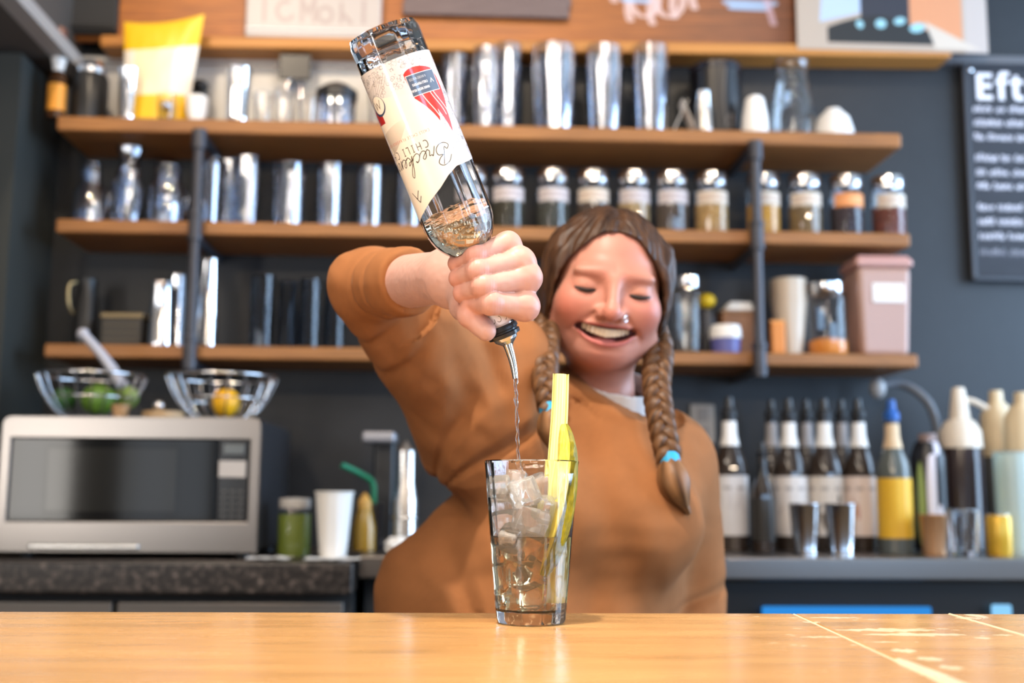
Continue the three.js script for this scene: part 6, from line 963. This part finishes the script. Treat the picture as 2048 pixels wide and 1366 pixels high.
// --- sweatshirt
const SLa = P(965, 850, -1.47), SLb = EL, CUFF = EL.clone().lerp(WR, 0.55), cuffT = CUFF.clone().sub(EL).dot(foreAxis);
const BL1 = P(1095, 1035, -1.43), BL2 = P(1290, 1050, -1.45), HIP = P(1095, 1420, -1.55), HEM = P(1085, 1530, -1.56);
function sdShirt(x, y, z) {
  // torso, flattened front to back
  const fz = 1.32, zz = (z + 1.55) * fz - 1.55, q = (p) => V(p.x, p.y, (p.z + 1.55) * fz - 1.55);
  let d = cap(x, y, zz, TQ[0], TQ[1], 0.135, 0.21) / 1.1;
  d = smin(d, cap(x, y, zz, TQ[1], TQ[2], 0.21, 0.19) / 1.1, 0.04);
  d = smin(d, cap(x, y, z, TR0, TR1, 0.052, 0.06), 0.05);                    // yoke from the raised to the lowered shoulder
  d = smin(d, ell(x - CC.x, y - CC.y, z - CC.z, 0.14, 0.115, 0.10), 0.05);
  d = smin(d, cap(x, y, z, TR0, SH, 0.052, 0.07), 0.04);
  d = smin(d, cap(x, y, z, MO0, MO1, 0.10, 0.072), 0.045);                   // rise to the collar
  d = smin(d, ell(x - BL1.x, y - BL1.y, z - BL1.z, 0.085, 0.08, 0.06), 0.06); d = smin(d, ell(x - BL2.x, y - BL2.y, z - BL2.z, 0.085, 0.08, 0.06), 0.06);
  // lowered arm
  let a = cap(x, y, z, SL, EB, 0.072, 0.056); a = smin(a, cap(x, y, z, EB, HAND2, 0.056, 0.04), 0.02); d = smin(d, a, 0.025);
  // raised sleeve, baggy towards the body, then the turned-up forearm part
  let s = cap(x, y, z, SLa, SLc, 0.118, 0.075); s = smin(s, cap(x, y, z, SLc, SLb, 0.078, 0.0405), 0.03); s = smin(s, cap(x, y, z, SH, EL, 0.07, 0.042), 0.04);
  // folds
  const ax = (x - EL.x) * AR.x + (y - EL.y) * AR.y + (z - EL.z) * AR.z, pe = (x - EL.x) * PR.x + (y - EL.y) * PR.y;
  const rg = (n, w) => { const q = Math.max(0, 1 - Math.abs(n) / w); return q * q * (3 - 2 * q); };
  const wp = 0.02 * noise(ax * 6, pe * 6, 5), f1 = noise((pe + wp) * 15 + ax * 2.0 + 3, ax * 2.6, z * 3.5);
  s += (0.022 * rg(f1, 0.55) - 0.008) * sstep(0.03, 0.14, ax) + 0.004 * noise(pe * 26 - ax * 3, ax * 6, z * 6) + 0.0016 * noise(pe * 60, ax * 22, z * 22);
  s += 0.008 * Math.exp(-Math.pow((ax - 0.07 + 0.6 * pe) / 0.009, 2)) * sstep(0.03, -0.03, pe) + 0.004 * Math.exp(-Math.pow((ax - 0.03 + 0.4 * pe) / 0.007, 2)) * sstep(0.02, -0.02, pe);
  d = smin(d, s, 0.035);
  // folds fanning from the armpit across the chest, and long soft drapes below
  const dx = x - AP.x, dy = y - AP.y, an = Math.atan2(dy, dx), rad = Math.hypot(dx, dy);
  d += (0.012 * rg(Math.sin(an * 5.2 + 2.2 * noise(x * 7, y * 7, 2)), 0.8)) * Math.exp(-Math.pow((rad - 0.13) / 0.10, 2)) * sstep(0.1, 0.6, an) * (1 - sstep(1.5, 2.1, an)) * sstep(-1.6, -1.45, z);
  d += 0.010 * rg(noise(x * 8 + y * 3.2, y * 2.6 - x * 1.2, z * 3 + 7), 0.34) + 0.005 * noise(x * 13 + y * 4, y * 5 - x * 2, z * 6) + 0.002 * noise(x * 34, y * 15, z * 20) + 0.0016 * noise(x * 16, y * 40, z * 20);
  // elbow fold of the lowered arm
  const ly = y - EB.y, lx = x - EB.x; d += 0.007 * Math.exp(-Math.pow((ly - 0.35 * lx) / 0.008, 2)) * Math.exp(-(lx * lx) / 0.004) ;
  // cuff: ribbed band
  const ft = (x - EL.x) * foreAxis.x + (y - EL.y) * foreAxis.y + (z - EL.z) * foreAxis.z;
  const near = fromForearm(x, y, z), ring = (c, w) => Math.exp(-Math.pow((ft - cuffT + c) / w, 2));
  if (near < 0.075 && ft > -0.02) d = smax(d, ft - 0.03, 0.02);
  d = smin(d, smax(cap(x, y, z, EL, WR, 0.0435, 0.0285) + 0.0022 * noise(x * 40, y * 30, z * 40) + 0.0032 * ring(0.048, 0.0035) + 0.004 * ring(0.082, 0.005) - 0.0015 * ring(0.02, 0.02), ft - cuffT, 0.005), 0.014);
  // neck opening: cut along the tilted collar, with a rolled band and the neck kept free
  const pl = (x - PC.x) * PN.x + (y - PC.y) * PN.y + (z - PC.z) * PN.z, neck = cap(x, y, z, NK0, NK1, 0.056, 0.060);
  if (neck < 0.06) { d -= 0.003 * Math.exp(-Math.pow((pl + 0.009) / 0.006, 2)) * (1 - sstep(0.02, 0.045, neck)); d += 0.0025 * Math.exp(-Math.pow((pl + 0.021) / 0.0025, 2)) * (1 - sstep(0.03, 0.05, neck)); d = smax(d, pl - 0.09 * sstep(0.03, 0.058, neck), 0.006); d = smax(d, -neck, 0.004); }
  return d;
}
const TQ = [P(1185, 1020, -1.55), P(1068, 1255, -1.55), P(1060, 1500, -1.55)].map((p) => V(p.x, p.y, -1.55));
const TR0 = P(1100, 845, -1.54), TR1 = P(1342, 935, -1.60), CC = P(1205, 965, -1.54), MO0 = P(1222, 915, -1.57), MO1 = P(1215, 775, -1.55), SLc = P(848, 690, -1.375), AR = SLa.clone().sub(EL).normalize(), PR = V(-AR.y, AR.x, 0).normalize(), AP = P(862, 1000, -1.45);
const PC = P(1226, 812, -1.475), PN = V(0.46, 0.82, 0).applyQuaternion(camera.quaternion).add(V(0, 0, 0.3)).normalize();
const NK0 = fromHead(0.012, -0.055, -0.022), NK1 = NB.clone().add(NB.clone().sub(fromHead(0, -0.055, -0.022))).add(V(0.024, 0, 0));
function fromForearm(x, y, z) { const t = (x - EL.x) * foreAxis.x + (y - EL.y) * foreAxis.y + (z - EL.z) * foreAxis.z; return Math.hypot(x - EL.x - foreAxis.x * t, y - EL.y - foreAxis.y * t, z - EL.z - foreAxis.z * t); }
{
  const weave = dataTexture(128, 128, (u, v) => { const n = 128 + 70 * noise(u * 60, v * 60, 1) + 40 * noise(u * 24, v * 24, 7); return [n, n, n]; }, false);
  const cloth = new THREE.MeshPhysicalMaterial({ color: 0xffffff, vertexColors: true, roughness: 0.9, specularIntensity: 0.3, sheen: 0.08, sheenColor: new THREE.Color(0.9, 0.6, 0.4), sheenRoughness: 0.6 });
  const col = (x, y, z) => { const k = 1 + 0.06 * fbm(x * 12, y * 12, z * 12) + 0.05 * noise(x * 160, y * 160, z * 160); return mulc([0.258, 0.101, 0.036], k); };
  part('sweatshirt', nets(sdShirt, [-0.34, 0.72, -1.80], [0.47, 1.52, -1.08], 0.0055, col), cloth, person, 'loose brown sweatshirt with rolled sleeve');
  // pale undershirt in the neck opening
  const us = nets((x, y, z) => { const pl = (x - PC.x) * PN.x + (y - PC.y) * PN.y + (z - PC.z) * PN.z; const p2 = pl + 0.004 - 0.3 * (x - PC.x - 0.012); return Math.max(Math.abs(cap(x, y, z, NK0, NK1, 0.0535, 0.0575)) - 0.0025, Math.abs(p2 - 0.002 * noise(x * 50, y * 50, z * 50)) - 0.012); }, ...bbox(NB, 0.12), 0.0028);
  part('undershirt', us, mat(lin(0.6, 0.56, 0.54), 0.85), person, 'pale grey undershirt neckband');
}
function bbox(p, m) { return [[p.x - m, p.y - m, p.z - m], [p.x + m, p.y + m, p.z + m]]; }
{ // trousers and shoes, behind the bar
  const jeans = mat(lin(0.03, 0.035, 0.05), 0.85), h = TQ[2], L = [-0.09, 0.09].map((s) => V(h.x + s, 0.78, -1.56)), K = [-0.095, 0.1].map((s) => V(h.x + s, 0.45, -1.54)), A = [-0.1, 0.11].map((s) => V(h.x + s, 0.09, -1.57));
  const f = (x, y, z) => { let d = ell(x - h.x, y - 0.82, z + 1.56, 0.175, 0.13, 0.115); for (let i = 0; i < 2; i++) d = smin(d, smin(cap(x, y, z, L[i], K[i], 0.09, 0.065), cap(x, y, z, K[i], A[i], 0.065, 0.05), 0.02), 0.03); return Math.max(d, 0.05 - y); };
  part('trousers', nets(f, [h.x - 0.22, 0.02, -1.75], [h.x + 0.24, 0.97, -1.38], 0.014), jeans, person);
  for (const a of A) part('shoe', nets((x, y, z) => Math.max(smin(ell(x - a.x, y - 0.045, z - a.z - 0.06, 0.048, 0.045, 0.125), cap(x, y, z, V(a.x, 0.05, a.z), V(a.x, 0.1, a.z), 0.045, 0.045), 0.03), -y + 0.001), [a.x - 0.08, -0.02, a.z - 0.12], [a.x + 0.08, 0.18, a.z + 0.22], 0.008), M.blackMatt, person);
}
// ------------------------------------------------------------------ shadows on, and hand over
scene.traverse((o) => { if (o.isMesh) { o.castShadow = true; o.receiveShadow = true; } });
renderer.render(scene, camera);
